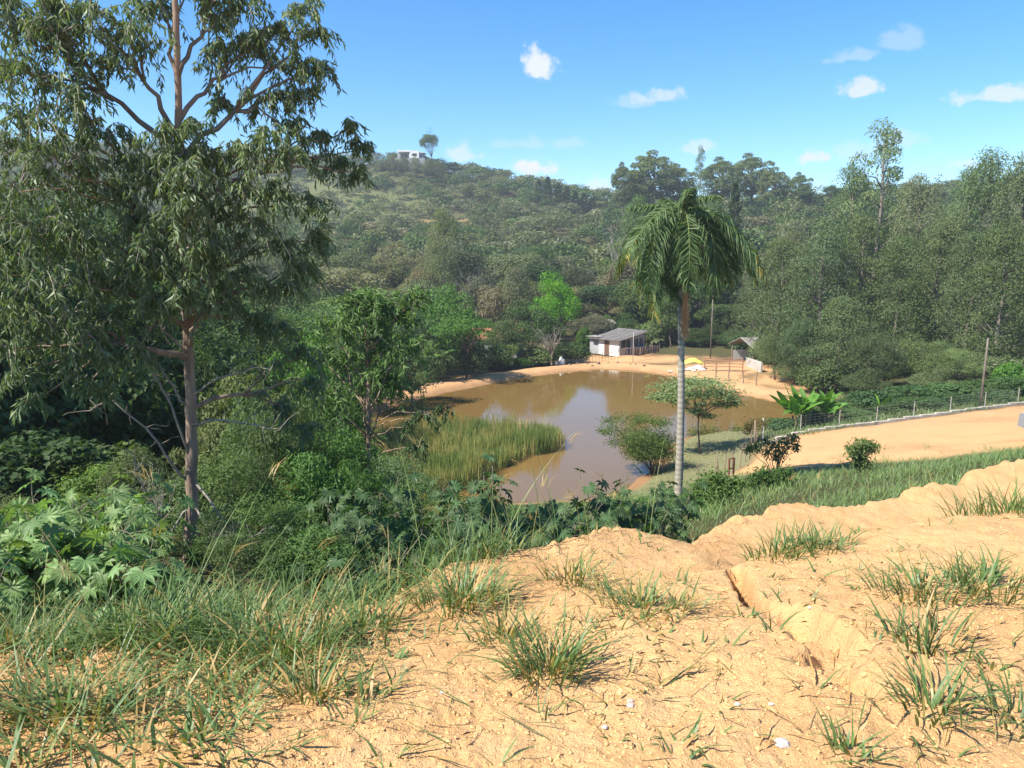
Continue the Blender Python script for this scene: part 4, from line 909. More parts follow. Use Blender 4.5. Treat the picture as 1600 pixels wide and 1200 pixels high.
BAN = [big_leaf(1.9, .40, 9, .3, b).mesh('banana_leaf', LEAFG, True) for b in (.3, .7, 1.2)]
def banana(px, py, Y, n, sc, label, col=(.095, .20, .035), stems=3, group=None):
    x, y, _ = P3(px, py, Y); z = gz(x, y); t = thing('banana_plant', label, 'plant', (x, y, z), group)
    for s in range(stems):
        o = np.array([rng.normal() * .35 * sc, rng.normal() * .35 * sc, 0]); hh = sc * (.7 + .5 * rng.random()); tb = MB(); tube(tb, [o + [0, 0, -.1], o + [0, 0, hh * .6], o + [.03, 0, hh]], [.10 * sc, .085 * sc, .05 * sc], 8)
        new('stem', tb.mesh('stem', solid('banana_stem', (.16, .15, .06), (.12, .09, .05), 5), True), t)
        for i in range(n):
            a = 6.283 * i / n + rng.random() * .8; l = new('leaf', BAN[int(rng.integers(3))], t, tuple(o + [0, 0, hh * (.92 + .1 * rng.random())]), color=np.array(col) * (.8 + .4 * rng.random())); l.rotation_euler = (.65 + .75 * rng.random(), .3 * rng.normal(), a); l.scale = (sc * (.8 + .4 * rng.random()),) * 3
    return t
banana(1247, 678, 50, 11, 1.05, 'clump of bright banana plants at the right corner of the pond', stems=4)
banana(1280, 672, 51, 8, .95, 'shorter banana plants on the right of the bright clump beside the kerb', stems=3)
banana(1376, 648, 55, 2, .62, 'single young banana plant with lime leaves behind the wire fence', (.16, .30, .03), 1)
banana(668, 588, 76, 7, 1.5, 'pale banana plants in front of the trees on the left bank', (.11, .19, .05), 3)
# terrace shrubs
def airy(px, py, Y, blobs, label, col, name='shrub', L=.13, W=.055, cat='shrub', dens=22, mat=None, group=None):
    x, y, _ = P3(px, py, Y); b = np.array([x, y, gz(x, y)]); t = thing(name, label, cat, b, group); tb = MB()
    for a, c, r in blobs:
        q = P3(a, c, Y + rng.normal() * r / F * Y * .5) - b; tube(tb, curve((rng.normal() * .05, rng.normal() * .05, -.05), q, .06 * np.linalg.norm(q), 6, .03), np.linspace(.018 + .004 * np.linalg.norm(q), .005, 6), 5)
        cb = MB(); R = r / F * Y; n = int(dens * r); P = q + rng.normal(size=(n, 3)) * R * np.array([.5, .5, .42])
        scatter(cb, FOLD, P, nrm(rdir(n) + [0, 0, -.25]), rdir(n, 1.0), L * (.6 + .7 * rng.random(n)), W * (.7 + .5 * rng.random(n)), np.clip(.5 + .45 * (rng.random(n) - .5), 0, 1)); new('foliage', cb.mesh('foliage', mat or LEAF), t, color=col)
    new('stems', tb.mesh('stems', BARK, True), t); return t
airy(1212, 740, 31, [(1180, 698, 11), (1195, 690, 10), (1212, 696, 13), (1228, 690, 12), (1242, 698, 9), (1200, 708, 9), (1222, 706, 10), (1240, 684, 8), (1170, 702, 8), (1215, 715, 8)], 'sparse dark small tree on the soil mound beside the gate frame', (.10, .145, .06), 'small_tree', .16, .06, 'tree', 12)
airy(1348, 738, 27, [(1330, 702, 10), (1345, 695, 12), (1362, 698, 11), (1345, 712, 14), (1350, 726, 12), (1340, 722, 10)], 'upright small shrub standing alone on the grass below the soil terrace', (.15, .20, .085), L=.15, W=.06)
airy(1205, 770, 24, [(1190, 745, 16), (1210, 752, 18), (1225, 742, 14), (1180, 758, 14), (1228, 760, 13)], 'dark bushy shrub on the grass slope below the sparse small tree', (.085, .14, .045), L=.15, W=.06)
airy(1120, 795, 22, [(1100, 762, 20), (1120, 750, 18), (1138, 765, 18), (1110, 782, 22), (1090, 780, 14), (1150, 755, 12)], 'green shrub just right of the palm base', (.11, .17, .055), L=.14, W=.06)
airy(1105, 682, 54, [(1085, 676, 12), (1100, 672, 14), (1118, 675, 12), (1150, 672, 10), (1170, 668, 9)], 'yellowing weeds at the water edge on the lawn', (.16, .17, .06), 'weed_clump', .2, .05, 'weeds')
airy(1190, 672, 47, [(1178, 664, 12), (1192, 660, 10), (1170, 672, 10)], 'dry brown weeds by the concrete post at the pond edge', (.20, .16, .08), 'weed_clump', .2, .05, 'weeds')

# ------------------------------------------------------------------ shrubs and large leaved plants on the slope below the viewer
def palmate(lobes=9, r=1.0):
    """a palmate leaf in the XY plane, stalk joint at the origin, lobes fanned with a gap at the stalk"""
    mb = MB(); V = [(0, 0, 0)]; Q = []
    for i in range(lobes):
        a = math.pi / 2 + (i - (lobes - 1) / 2) * (5.0 / lobes); L = r * (1 - .35 * abs(i - (lobes - 1) / 2) / ((lobes - 1) / 2) * .9); w = r * .135; ca, sa = math.cos(a), math.sin(a)
        k = len(V)
        for u, v, z in ((.22, .5, .02), (.55, 1, .05), (1, 0, -.10), (.55, -1, .05), (.22, -.5, .02), (.55, 0, .0)): V.append((ca * u * L - sa * v * w, sa * u * L + ca * v * w, z * r))
        Q += [(0, k, k + 5, k + 4), (k, k + 1, k + 2, k + 5), (k + 5, k + 2, k + 3, k + 4)]
    mb.add(V, Q, .5); return mb
PALMATE = [palmate(9).mesh('palmate_leaf', LEAFG), palmate(8).mesh('palmate_leaf', LEAFG)]
STEMM = solid('green_purple_stem', (.16, .13, .10), (.13, .15, .07), 7)
def palmate_plant(x, y, h, spread, n, label, col, group=None, lr=.19, name='castor_bush', face=None, cat='plant'):
    z = gz(x, y); t = thing(name, label, cat, (x, y, z), group); tb = MB(); stems = []
    for i in range(max(4, n // 11)):
        a = rng.random() * 6.283; rr = spread * rng.random() ** .5; e = np.array([math.cos(a) * rr, math.sin(a) * rr, h * (.55 + .45 * rng.random()) * (1 - .25 * rr / spread)]); c = curve((e[0] * .25, e[1] * .25, -.05), e, .04, 6, .03); tube(tb, c, np.linspace(.02, .008, 6), 5); stems.append(c)
    for i in range(n):
        c = stems[i % len(stems)]; s = c[2 + int(rng.integers(4))]; d = rdir(1, .25)[0]; d[1] -= .2; p = s + d * lr * (1.0 + .9 * rng.random()); tube(tb, curve(s, p, .04, 4), [.006, .005, .004, .003], 3, cap=False)
        l = new('leaf', PALMATE[i % 2], t, tuple(p), color=np.array(col) * (.78 + .45 * rng.random()) * np.array([.92 + .18 * rng.random(), 1, .9 + .2 * rng.random()])); out = math.atan2(d[1], d[0]); tiltv = .35 + .55 * rng.random()
        l.rotation_euler = (-tiltv, .35 * rng.normal(), out - math.pi / 2 + .5 * rng.normal()); s_ = lr * (.65 + .6 * rng.random()); l.scale = (s_, s_, s_)
    st_ = new('stems', tb.mesh('stems', STEMM, True), t); return t
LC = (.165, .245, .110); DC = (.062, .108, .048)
for i, (px, Y, h, sp, n, lab) in enumerate([(20, 6.6, 1.35, .75, 100, 'castor bush with big pale star leaves at the left edge of the picture'), (110, 6.9, 1.3, .8, 110, 'castor bush with big pale star leaves second from the left edge'), (60, 8.0, 1.75, .9, 110, 'taller castor bush at the back near the dark thicket'), (175, 7.6, 1.55, .8, 110, 'castor bush with broad star leaves in the middle of the patch'),
        (185, 6.6, 1.05, .6, 80, 'castor bush with star leaves close to the big eucalyptus trunk'), (160, 9.2, 1.9, .9, 90, 'castor bush at the back of the patch below the thicket'), (-70, 7.0, 1.5, .9, 90, 'castor bush cut by the left edge of the picture'), (200, 8.6, 1.4, .7, 80, 'castor bush left of the big eucalyptus trunk, half behind dead twigs')]):
    x = P3(px, 900, Y)[0]; palmate_plant(x, Y, h * .62, sp, n, lab, LC, 'castor bushes left of the big eucalyptus', .17)
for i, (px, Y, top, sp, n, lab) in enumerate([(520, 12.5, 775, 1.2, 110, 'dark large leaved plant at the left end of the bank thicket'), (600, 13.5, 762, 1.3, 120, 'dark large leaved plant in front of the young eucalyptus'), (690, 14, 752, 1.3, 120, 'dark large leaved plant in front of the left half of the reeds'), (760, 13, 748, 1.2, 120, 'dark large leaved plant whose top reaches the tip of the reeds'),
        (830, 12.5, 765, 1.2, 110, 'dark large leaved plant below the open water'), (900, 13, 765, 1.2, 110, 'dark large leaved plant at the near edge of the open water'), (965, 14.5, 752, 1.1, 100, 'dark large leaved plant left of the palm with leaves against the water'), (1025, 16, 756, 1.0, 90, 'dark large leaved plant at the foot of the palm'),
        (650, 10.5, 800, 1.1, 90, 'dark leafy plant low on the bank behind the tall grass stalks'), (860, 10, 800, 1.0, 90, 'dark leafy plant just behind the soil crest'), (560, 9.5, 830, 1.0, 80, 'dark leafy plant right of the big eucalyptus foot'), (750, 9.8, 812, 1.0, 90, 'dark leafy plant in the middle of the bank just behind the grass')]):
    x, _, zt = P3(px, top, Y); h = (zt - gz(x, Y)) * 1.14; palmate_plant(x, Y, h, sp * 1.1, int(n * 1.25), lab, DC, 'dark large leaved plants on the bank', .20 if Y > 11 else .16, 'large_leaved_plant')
# small leaved shrubs: understorey under the trees and round the trunk
broad('shrub_a', 2.4, 2.4, 26, 240, .085, base=.0, lr=(.12, .22), limbs=12, W=.42, trunk=.08)
broad('shrub_b', 2.0, 2.6, 28, 230, .10, base=.0, lr=(.1, .2), limbs=12, W=.5, trunk=.08, flat=.6)
broad('shrub_c', 2.6, 2.2, 24, 230, .12, base=.0, lr=(.1, .2), limbs=12, W=.25, trunk=.08, droop=.9)
SH = [('shrub_c', 318, 9.6, 800, 110, (.10, .15, .065), 'narrow leaved shrub at the foot of the big eucalyptus trunk, on its right'), ('shrub_c', 465, 17, 605, 170, (.10, .14, .06), 'tall olive shrub between the big and the young eucalyptus'), ('shrub_b', 520, 24, 575, 150, (.09, .155, .055), 'tall green shrub just left of the young eucalyptus trunk'), ('shrub_a', 400, 16, 600, 150, (.10, .145, .065), 'tall shrub close to the right of the big trunk, under its dead branch'),
      ('shrub_a', 345, 13, 690, 150, (0.115, 0.162, 0.068), 'green shrub right behind the big eucalyptus trunk'), ('shrub_c', 400, 14.5, 640, 150, (0.101, 0.135, 0.068), 'olive shrub right of the big eucalyptus trunk'), ('shrub_b', 470, 14, 690, 170, (0.088, 0.162, 0.054), 'fresh green shrub between the big and the young eucalyptus'),
      ('shrub_a', 420, 11.5, 770, 150, (0.095, 0.149, 0.054), 'low green shrub right of the big trunk foot'), ('shrub_c', 230, 14, 690, 150, (0.115, 0.135, 0.074), 'greyish shrub behind the dead twigs left of the trunk'), ('shrub_b', 270, 12.5, 740, 130, (0.121, 0.169, 0.081), 'pale green shrub behind the dead twigs at the trunk'),
      ('shrub_a', 500, 18, 640, 170, (0.081, 0.155, 0.047), 'green shrub left of the young eucalyptus trunk'), ('shrub_c', 440, 20, 580, 170, (0.115, 0.135, 0.061), 'olive drooping shrub in the gap under the big tree'), ('shrub_b', 380, 22, 560, 180, (0.128, 0.149, 0.068), 'yellowish shrub in the gap right of the big trunk'), ('shrub_b', 330, 18, 640, 150, (0.135, 0.149, 0.074), 'dry looking shrub close behind the big trunk'),
      ('shrub_a', 620, 19, 700, 130, (0.121, 0.176, 0.101), 'grey green shrub in front of the left end of the reeds'), ('shrub_c', 545, 15, 720, 150, (0.081, 0.149, 0.047), 'bright shrub in front of the young eucalyptus trunk'), ('shrub_a', 640, 16, 740, 110, (0.108, 0.176, 0.074), 'leafy shrub by the near left corner of the reeds'),
      ('shrub_b', 170, 15, 715, 150, (0.135, 0.203, 0.061), 'sunlit yellow green shrub at the edge of the dark thicket'), ('shrub_a', 10, 13, 770, 90, (0.162, 0.189, 0.095), 'pale shrub at the left edge above the castor bushes'), ('shrub_b', 480, 9.0, 815, 170, (0.088, 0.149, 0.054), 'low weeds right of the big eucalyptus foot'), ('shrub_c', 380, 8.6, 835, 140, (0.095, 0.135, 0.061), 'narrow leaved weeds beside the big eucalyptus foot'),
      ('shrub_a', 980, 20, 770, 110, (0.101, 0.176, 0.054), 'green shrub left of the palm foot'), ('shrub_b', 1075, 21, 775, 110, (0.101, 0.176, 0.061), 'green shrub hiding the palm foot'), ('shrub_c', 330, 27, 520, 200, (0.101, 0.142, 0.061), 'olive shrub seen under the big tree canopy'), ('shrub_a', 560, 27, 690, 150, (0.088, 0.162, 0.054), 'green shrub at the left end of the reeds'),
      ('shrub_b', 700, 18, 765, 130, (0.068, 0.121, 0.047), 'dark shrub behind the bank plants left of the water'), ('shrub_a', 800, 17, 785, 120, (0.068, 0.121, 0.047), 'dark shrub behind the bank plants below the water'), ('shrub_b', 600, 11.3, 800, 150, (0.088, 0.149, 0.054), 'low leafy weeds on the bank below the young eucalyptus'), ('shrub_a', 700, 10.8, 820, 140, (0.081, 0.135, 0.051), 'low leafy weeds on the bank in the middle')]
for a in SH: stand(a[0], a[1], a[2], a[3], a[4], a[5], a[6], 'shrub', None, 'shrub')
for px, Y, pt, w, lab in [(235, 10.2, 735, 110, 'bare grey dead shrub left of the big eucalyptus trunk'), (345, 9.6, 800, 90, 'bare grey dead shrub right of the big eucalyptus trunk')]:
    stand('bare_bush', px, Y, pt, w, (.2, .2, .2), lab, 'dead shrub', None, 'dead_shrub')
# understorey of the dark thicket so that no ground shows between its trunks
G = 'dark bushes under the thicket'
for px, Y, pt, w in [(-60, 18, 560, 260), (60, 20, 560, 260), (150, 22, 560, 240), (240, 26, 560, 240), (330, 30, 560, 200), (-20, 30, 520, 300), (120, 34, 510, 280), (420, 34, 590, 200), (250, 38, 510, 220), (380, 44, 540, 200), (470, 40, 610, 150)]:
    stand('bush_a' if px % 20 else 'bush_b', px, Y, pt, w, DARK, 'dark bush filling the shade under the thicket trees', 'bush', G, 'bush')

# ------------------------------------------------------------------ reeds
def reeds():
    poly = np.array([on_plane(a, b, WATER) for a, b in [(590, 700), (640, 678), (720, 672), (800, 676), (858, 682), (884, 694), (872, 705), (820, 716), (775, 738), (735, 762), (640, 790), (560, 770)]])
    lo, hi = poly.min(0), poly.max(0); P = lo + rng.random((46000, 2)) * (hi - lo); ins = np.zeros(len(P), bool); x, y = P.T
    for a, b in zip(poly, np.roll(poly, -1, 0)): ins ^= ((a[1] > y) != (b[1] > y)) & (x < (b[0] - a[0]) * (y - a[1]) / (b[1] - a[1] + 1e-12) + a[0])
    P = P[ins]; dn = fbm(P[:, 0] / 1.5, P[:, 1] / 1.5, 3, 71); P = P[rng.random(len(P)) < np.clip(.8 + dn, .25, 1)][:15000]; n = len(P); z = np.maximum(height(P[:, 0], P[:, 1]), WATER - .05)
    H = 1.1 + .8 * fbm(P[:, 0] / 2, P[:, 1] / 2, 3, 72) + .45 * rng.random(n); mb = MB(); tn = np.clip(.42 + .5 * fbm(P[:, 0] / 1.2, P[:, 1] / 1.2, 3, 73) + .45 * (rng.random(n) - .4), 0, 1)
    blades(mb, np.c_[P, z], H, .035 + .015 * rng.random(n), rng.random(n) * 6.283, .08 * rng.random(n), .22 * rng.random(n) ** 2, tn, 4)
    stuff('reeds', mb.mesh('reeds', REED), (.165, .215, .075))
    mb = MB(); q = np.array([on_plane(a, b, WATER) for a, b in [(768, 655), (764, 657), (773, 656), (769, 659)]]); q = np.repeat(q, 9, 0) + rng.normal(size=(36, 2)) * .25; blades(mb, np.c_[q, np.full(36, WATER - .1)], .7 + 1.0 * rng.random(36), .03, rng.random(36) * 6.28, .15, .3, rng.random(36), 4)
    tag(new('reed_clump', mb.mesh('reed_clump', REED), color=(.15, .17, .06)), 'small clump of reeds standing alone in the brown water beyond the reed bed', 'reeds')
reeds()

# ------------------------------------------------------------------ grass
def tuft(mb, x, y, r, n, h, straw=.3, w=.0105, spread=.75):
    a = rng.random(n) * 6.283; rr = r * rng.random(n) ** .7; X = x + np.cos(a) * rr; Y = y + np.sin(a) * rr; Z = height(X, Y) - .01
    az = a + rng.normal(size=n) * .7; H = h * (.45 + .75 * rng.random(n)); tn = np.where(rng.random(n) < straw, .8 + .2 * rng.random(n), .25 + .45 * rng.random(n))
    blades(mb, np.c_[X, Y, Z], H, w * (.6 + .8 * rng.random(n)), az, spread * rng.random(n) ** .8, .1 + .95 * rng.random(n) ** 1.5, tn, 5)
GC = (.105, .160, .060)
def fg_tufts():
    T = [(240, 1010, .22, 150, .40, .08, 'upright dark green grass tuft at the lower left behind the soil edge'), (360, 1020, .26, 170, .34, .2, 'big spreading grass tuft at the lower left'), (450, 1030, .26, 170, .33, .22, 'broad grass tuft right of the biggest one at the lower left'), (560, 990, .2, 130, .28, .25, 'grass tuft left of the middle tuft on the sand'),
         (720, 945, .26, 190, .26, .22, 'wide green tuft at the middle of the soil crest'), (860, 1050, .15, 130, .26, .28, 'lone leafy tuft in the middle of the bare sand'), (790, 1000, .14, 50, .2, .4, 'thin tuft just behind the lone one on the bare sand'), (1005, 950, .26, 110, .2, .5, 'straggly yellowing tuft right of the middle'), (900, 905, .22, 90, .2, .5, 'straw coloured tuft by the crest right of the middle'),
         (1215, 865, .3, 130, .22, .1, 'green tuft in the trough behind the near terrace, left part'), (1275, 855, .28, 120, .2, .1, 'green tuft in the trough behind the near terrace, right part'), (1440, 930, .24, 110, .2, .2, 'spreading tuft on the right terrace'), (1540, 925, .25, 130, .22, .15, 'dense tuft at the right edge of the terrace'), (1580, 800, .5, 200, .34, .05, 'thick green tuft at the right edge on the far crest'),
         (1450, 1010, .16, 60, .2, .3, 'loose tuft below the right terrace tuft'), (1455, 1110, .12, 60, .2, .25, 'tuft near the lower right corner'), (1590, 1130, .1, 45, .18, .15, 'tuft in the lower right corner'), (110, 1120, .22, 90, .25, .4, 'straggling tuft at the lower left corner'), (1330, 1180, .08, 26, .14, .2, 'small sprig right of the white stone'), (490, 1090, .14, 60, .22, .3, 'tuft between the lower left tufts and the bare sand')]
    for px, py, r, n, h, s, lab in T:
        x, y, z = ground_hit(px, py, 1.5, 14); mb = MB(); tuft(mb, x, y, r, int(n * 1.25), h, s); 
        for V in mb.V: V -= np.array([x, y, z])
        tag(new('grass_tuft', mb.mesh('grass_tuft', GRASS), None, (x, y, z), color=np.array(GC) * (.85 + .3 * rng.random())), lab, 'grass tuft', 'grass tufts on the near soil')
fg_tufts()
def fg_grass():
    mb = MB()
    # patchy growth over the near soil, thick on the left, sparse on the right
    n = 7200; px = rng.random(n) * 2700 - 550; py = 830 + 390 * rng.random(n)
    a, yy, zz = pixdir(px, py)
    Y = np.interp(py, [830, 900, 1000, 1100, 1220], [6.2, 4.7, 3.7, 2.9, 2.2]) * (1 + .2 * rng.normal(size=n) * .3); X = a / yy * Y
    c = crest(X, Y); dens = np.interp(px, [0, 400, 560, 700, 1000, 1200, 1400, 1600], [.42, .46, .38, .27, .26, .07, .18, .26]) * np.clip(.75 + 2.0 * fbm(X * 1.6, Y * 1.6, 3, 81), .03, 1.3) * np.interp(py, [830, 1050, 1210], [1, .9, .42])
    k = (Y < c + .2) & (rng.random(n) < dens)
    for x, y in zip(X[k], Y[k]): lf = np.clip(1.25 - (x / y + .65) * 1.2, .55, 1.35); tuft(mb, x, y, .04 + .09 * rng.random(), int(3 + 6 * rng.random()), (.06 + .14 * rng.random()) * lf, .14 + .3 * rng.random(), .008 + .006 * rng.random(), .9 + .7 * rng.random())
    # the lip of the crest and the bank below it, thickest on the left
    n = 4200; X = rng.random(n) * 11 - 5.2; u = rng.random(n); Y0 = np.full(n, 5.0)
    for _ in range(5): Y0 = crest(X, Y0)
    left = X / Y0 < .02
    Y = Y0 + np.where(left, -.05 + 3.4 * u ** 1.2, .25 + 1.6 * u); k = np.where(left, True, rng.random(n) < .35); X, Y = X[k], Y[k]; Z = height(X, Y) - .02; m = len(X)
    nb = 7; X = np.repeat(X, nb) + rng.normal(size=m * nb) * .07; Y = np.repeat(Y, nb) + rng.normal(size=m * nb) * .07; Z = np.repeat(Z, nb)
    blades(mb, np.c_[X, Y, Z], (.13 + .26 * rng.random(m * nb)), .0105 * (.7 + .6 * rng.random(m * nb)), rng.random(m * nb) * 6.283, .6 * rng.random(m * nb), .15 + .6 * rng.random(m * nb), np.where(rng.random(m * nb) < .16, .85, .25 + .4 * rng.random(m * nb)), 4)
    # runners lying on the soil and dry stems among the tufts
    n = 900; px = rng.random(n) * 1700 - 50; py = 850 + 350 * rng.random(n); Y = np.interp(py, [830, 900, 1000, 1100, 1220], [6.2, 4.7, 3.7, 2.9, 2.2]); a_, y_, z_ = pixdir(px, py); X = a_ / y_ * Y
    k = (Y < crest(X, Y)) & (rng.random(n) < np.interp(px, [0, 600, 1000, 1600], [1, .7, .35, .4])); X, Y = X[k], Y[k]; m = len(X); blades(mb, np.c_[X, Y, height(X, Y) + .006], .02 + .03 * rng.random(m), .0045 + .003 * rng.random(m), rng.random(m) * 6.283, 3 + 4 * rng.random(m), .3, np.where(rng.random(m) < .65, .95, .4), 5)
    # tall thin flowering stalks along the crest
    for _ in range(130):
        px = rng.choice([rng.normal(820, 130), rng.normal(420, 190), rng.random() * 1600]); X0 = (px - 800) / F; Yc = 4.5
        for _i in range(4): Yc = float(crest(np.array([X0 / .945 * Yc]), np.array([Yc]))[0])
        y = Yc + rng.normal() * .25 + .1; x = X0 / .945 * y; z = gz(x, y); h = .35 + .65 * rng.random() * (1 if px < 1100 else .4); a = rng.random() * 6.283; l = .1 + .35 * rng.random()
        blades(mb, [(x, y, z)], h, .0055, a, l, .25, .55 + .35 * rng.random(), 6)
        if rng.random() < .35:
            tip = np.array([x, y, z]) + np.array([math.cos(a) * (l + .25) * h * .97, math.sin(a) * (l + .25) * h * .97, h * (1 - .14)]); kk = 9; blades(mb, tip + rng.normal(size=(kk, 3)) * .015 - [0, 0, .03], .06 + .06 * rng.random(kk), .005, a + rng.normal(size=kk) * .5, .6, .6, .8 + .2 * rng.random(kk), 3)
    stuff('grass', mb.mesh('grass', GRASS), GC)
fg_grass()
def slope_grass():
    mb = MB(); n = 60000; u = rng.random(n) * 1.05 - .32; Y = 9 + 27 * rng.random(n); X = u * Y; fx, fy = X, Y
    k = (Y > crest(X, Y) + .9); X, Y = X[k], Y[k]
    px, py = proj(X, Y, height(X, Y, False)); g = fbm(X / 1.5, Y / 1.5, 3, 91)
    # keep the graded terrace and the lawn clear
    clear = (py < np.interp(px, [1130, 1200, 1300, 1450, 1600, 1800], [742, 738, 730, 715, 703, 690])) & (px > 1120)
    clear = clear & ~((g > .22) & (rng.random(len(X)) < np.where(Y < 33.5, .5, .22)))
    k = ~clear & (rng.random(len(X)) < np.clip(.75 + 1.1 * g, .1, 1)) ; X, Y, g = X[k], Y[k], g[k]; n = len(X); Z = height(X, Y) - .03
    H = (.16 + .22 * rng.random(n)) * (1 + .8 * np.clip(g, -.6, .9)) * np.where(X / Y < .1, 1.4, 1.0)
    blades(mb, np.c_[X, Y, Z], H, .016 + .008 * rng.random(n), rng.random(n) * 6.283, .7 * rng.random(n), .2 + .7 * rng.random(n), np.clip(.4 + .5 * g + .4 * (rng.random(n) - .5), 0, .84), 3)
    for x, y in zip(X[:330], Y[:330]):
        if x / y > .3 and y < 24: blades(mb, np.array([(x, y, gz(x, y))] * 2) + rng.normal(size=(2, 3)) * .03, .5 + .5 * rng.random(2), .014, rng.random(2) * 6.283, .25, .4, .6 + .4 * rng.random(2), 5)
    stuff('slope_grass', mb.mesh('slope_grass', GRASS), (.140, .195, .075))
    mb = MB(); n = 30000; X = 4 + 18 * rng.random(n); Y = 33 + 23 * rng.random(n); s = pond_sd(X, Y); px, py = proj(X, Y, height(X, Y, False))
    k = (s > .5) & (px < np.interp(py, [640, 700, 740, 800], [1190, 1150, 1138, 1110])); X, Y = X[k], Y[k]; n = len(X); Z = height(X, Y) - .01
    blades(mb, np.c_[X, Y, Z], .05 + .07 * rng.random(n), .03, rng.random(n) * 6.283, .8 * rng.random(n), .5, np.clip(.45 + .5 * fbm(X / 2, Y / 2, 3, 95) + .4 * (rng.random(n) - .5), 0, .92), 3)
    stuff('lawn_grass', mb.mesh('lawn_grass', GRASS), (.230, .235, .115))
    mb = MB(); n = 24000; Y = 44 + 22 * rng.random(n); X = (rng.random(n) * .62 + .3) * Y; px, py = proj(X, Y, height(X, Y, False)); kerb = np.interp(px, [1180, 1240, 1390, 1590, 1700], [690, 684, 662, 633, 622]); s = pond_sd(X, Y)
    k = (py < kerb - 1) & (s > .8) & (px > 1185) & (rng.random(n) < .9); X, Y = X[k], Y[k]; n = len(X)
    blades(mb, np.c_[X, Y, height(X, Y) - .02], .25 + .35 * rng.random(n), .04, rng.random(n) * 6.283, .6 * rng.random(n), .5, np.clip(.4 + .4 * fbm(X / 2, Y / 2, 3, 96) + .3 * (rng.random(n) - .5), 0, .8), 3)
    stuff('verge_weeds', mb.mesh('verge_weeds', GRASS), (.165, .21, .09))
slope_grass()

# ------------------------------------------------------------------ buildings
WHITE = solid('limewashed_wall', (.80, .79, .75), (.66, .64, .59), 1.2, .9, .1)
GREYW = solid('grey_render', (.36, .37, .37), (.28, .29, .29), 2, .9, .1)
DARKW = solid('dark_opening', (.02, .022, .026), (.03, .03, .035), 3, .25, .5)
DOORW = solid('brown_door', (.17, .10, .06), (.11, .07, .045), 6)
ROOFG = solid('weathered_fibre_cement', (.31, .285, .255), (.20, .185, .165), 1.6, .9, .1)
ROOFT = solid('clay_tiles', (.36, .15, .08), (.24, .11, .07), 2.5, .9, .1)
WOOD = solid('grey_fence_wood', (.30, .22, .155), (.19, .14, .10), 5, bump=.4, stretch=(1, 1, .3))
WOODR = solid('reddish_fence_wood', (.36, .20, .12), (.24, .13, .08), 5, bump=.4)
CONC = solid('concrete', (.42, .40, .37), (.32, .30, .28), 3, .9, .1, .3)
def frame(O, d):
    """local frame with x along horizontal direction d, y to its left"""
    d = np.array([d[0], d[1], 0.]); d /= np.linalg.norm(d); return lambda a, b, c: np.asarray(O) + d * a + np.array([-d[1], d[0], 0]) * b + np.array([0, 0, c]), math.atan2(d[1], d[0])
def lbox(o, name, mat, parent_thing, base, c, h, rz, bev=0.0, parent=None):
    mb = MB(); box(mb, np.asarray(c) - base, h, rz, bev=bev); return new(name, mb.mesh(name, mat), parent or parent_thing)
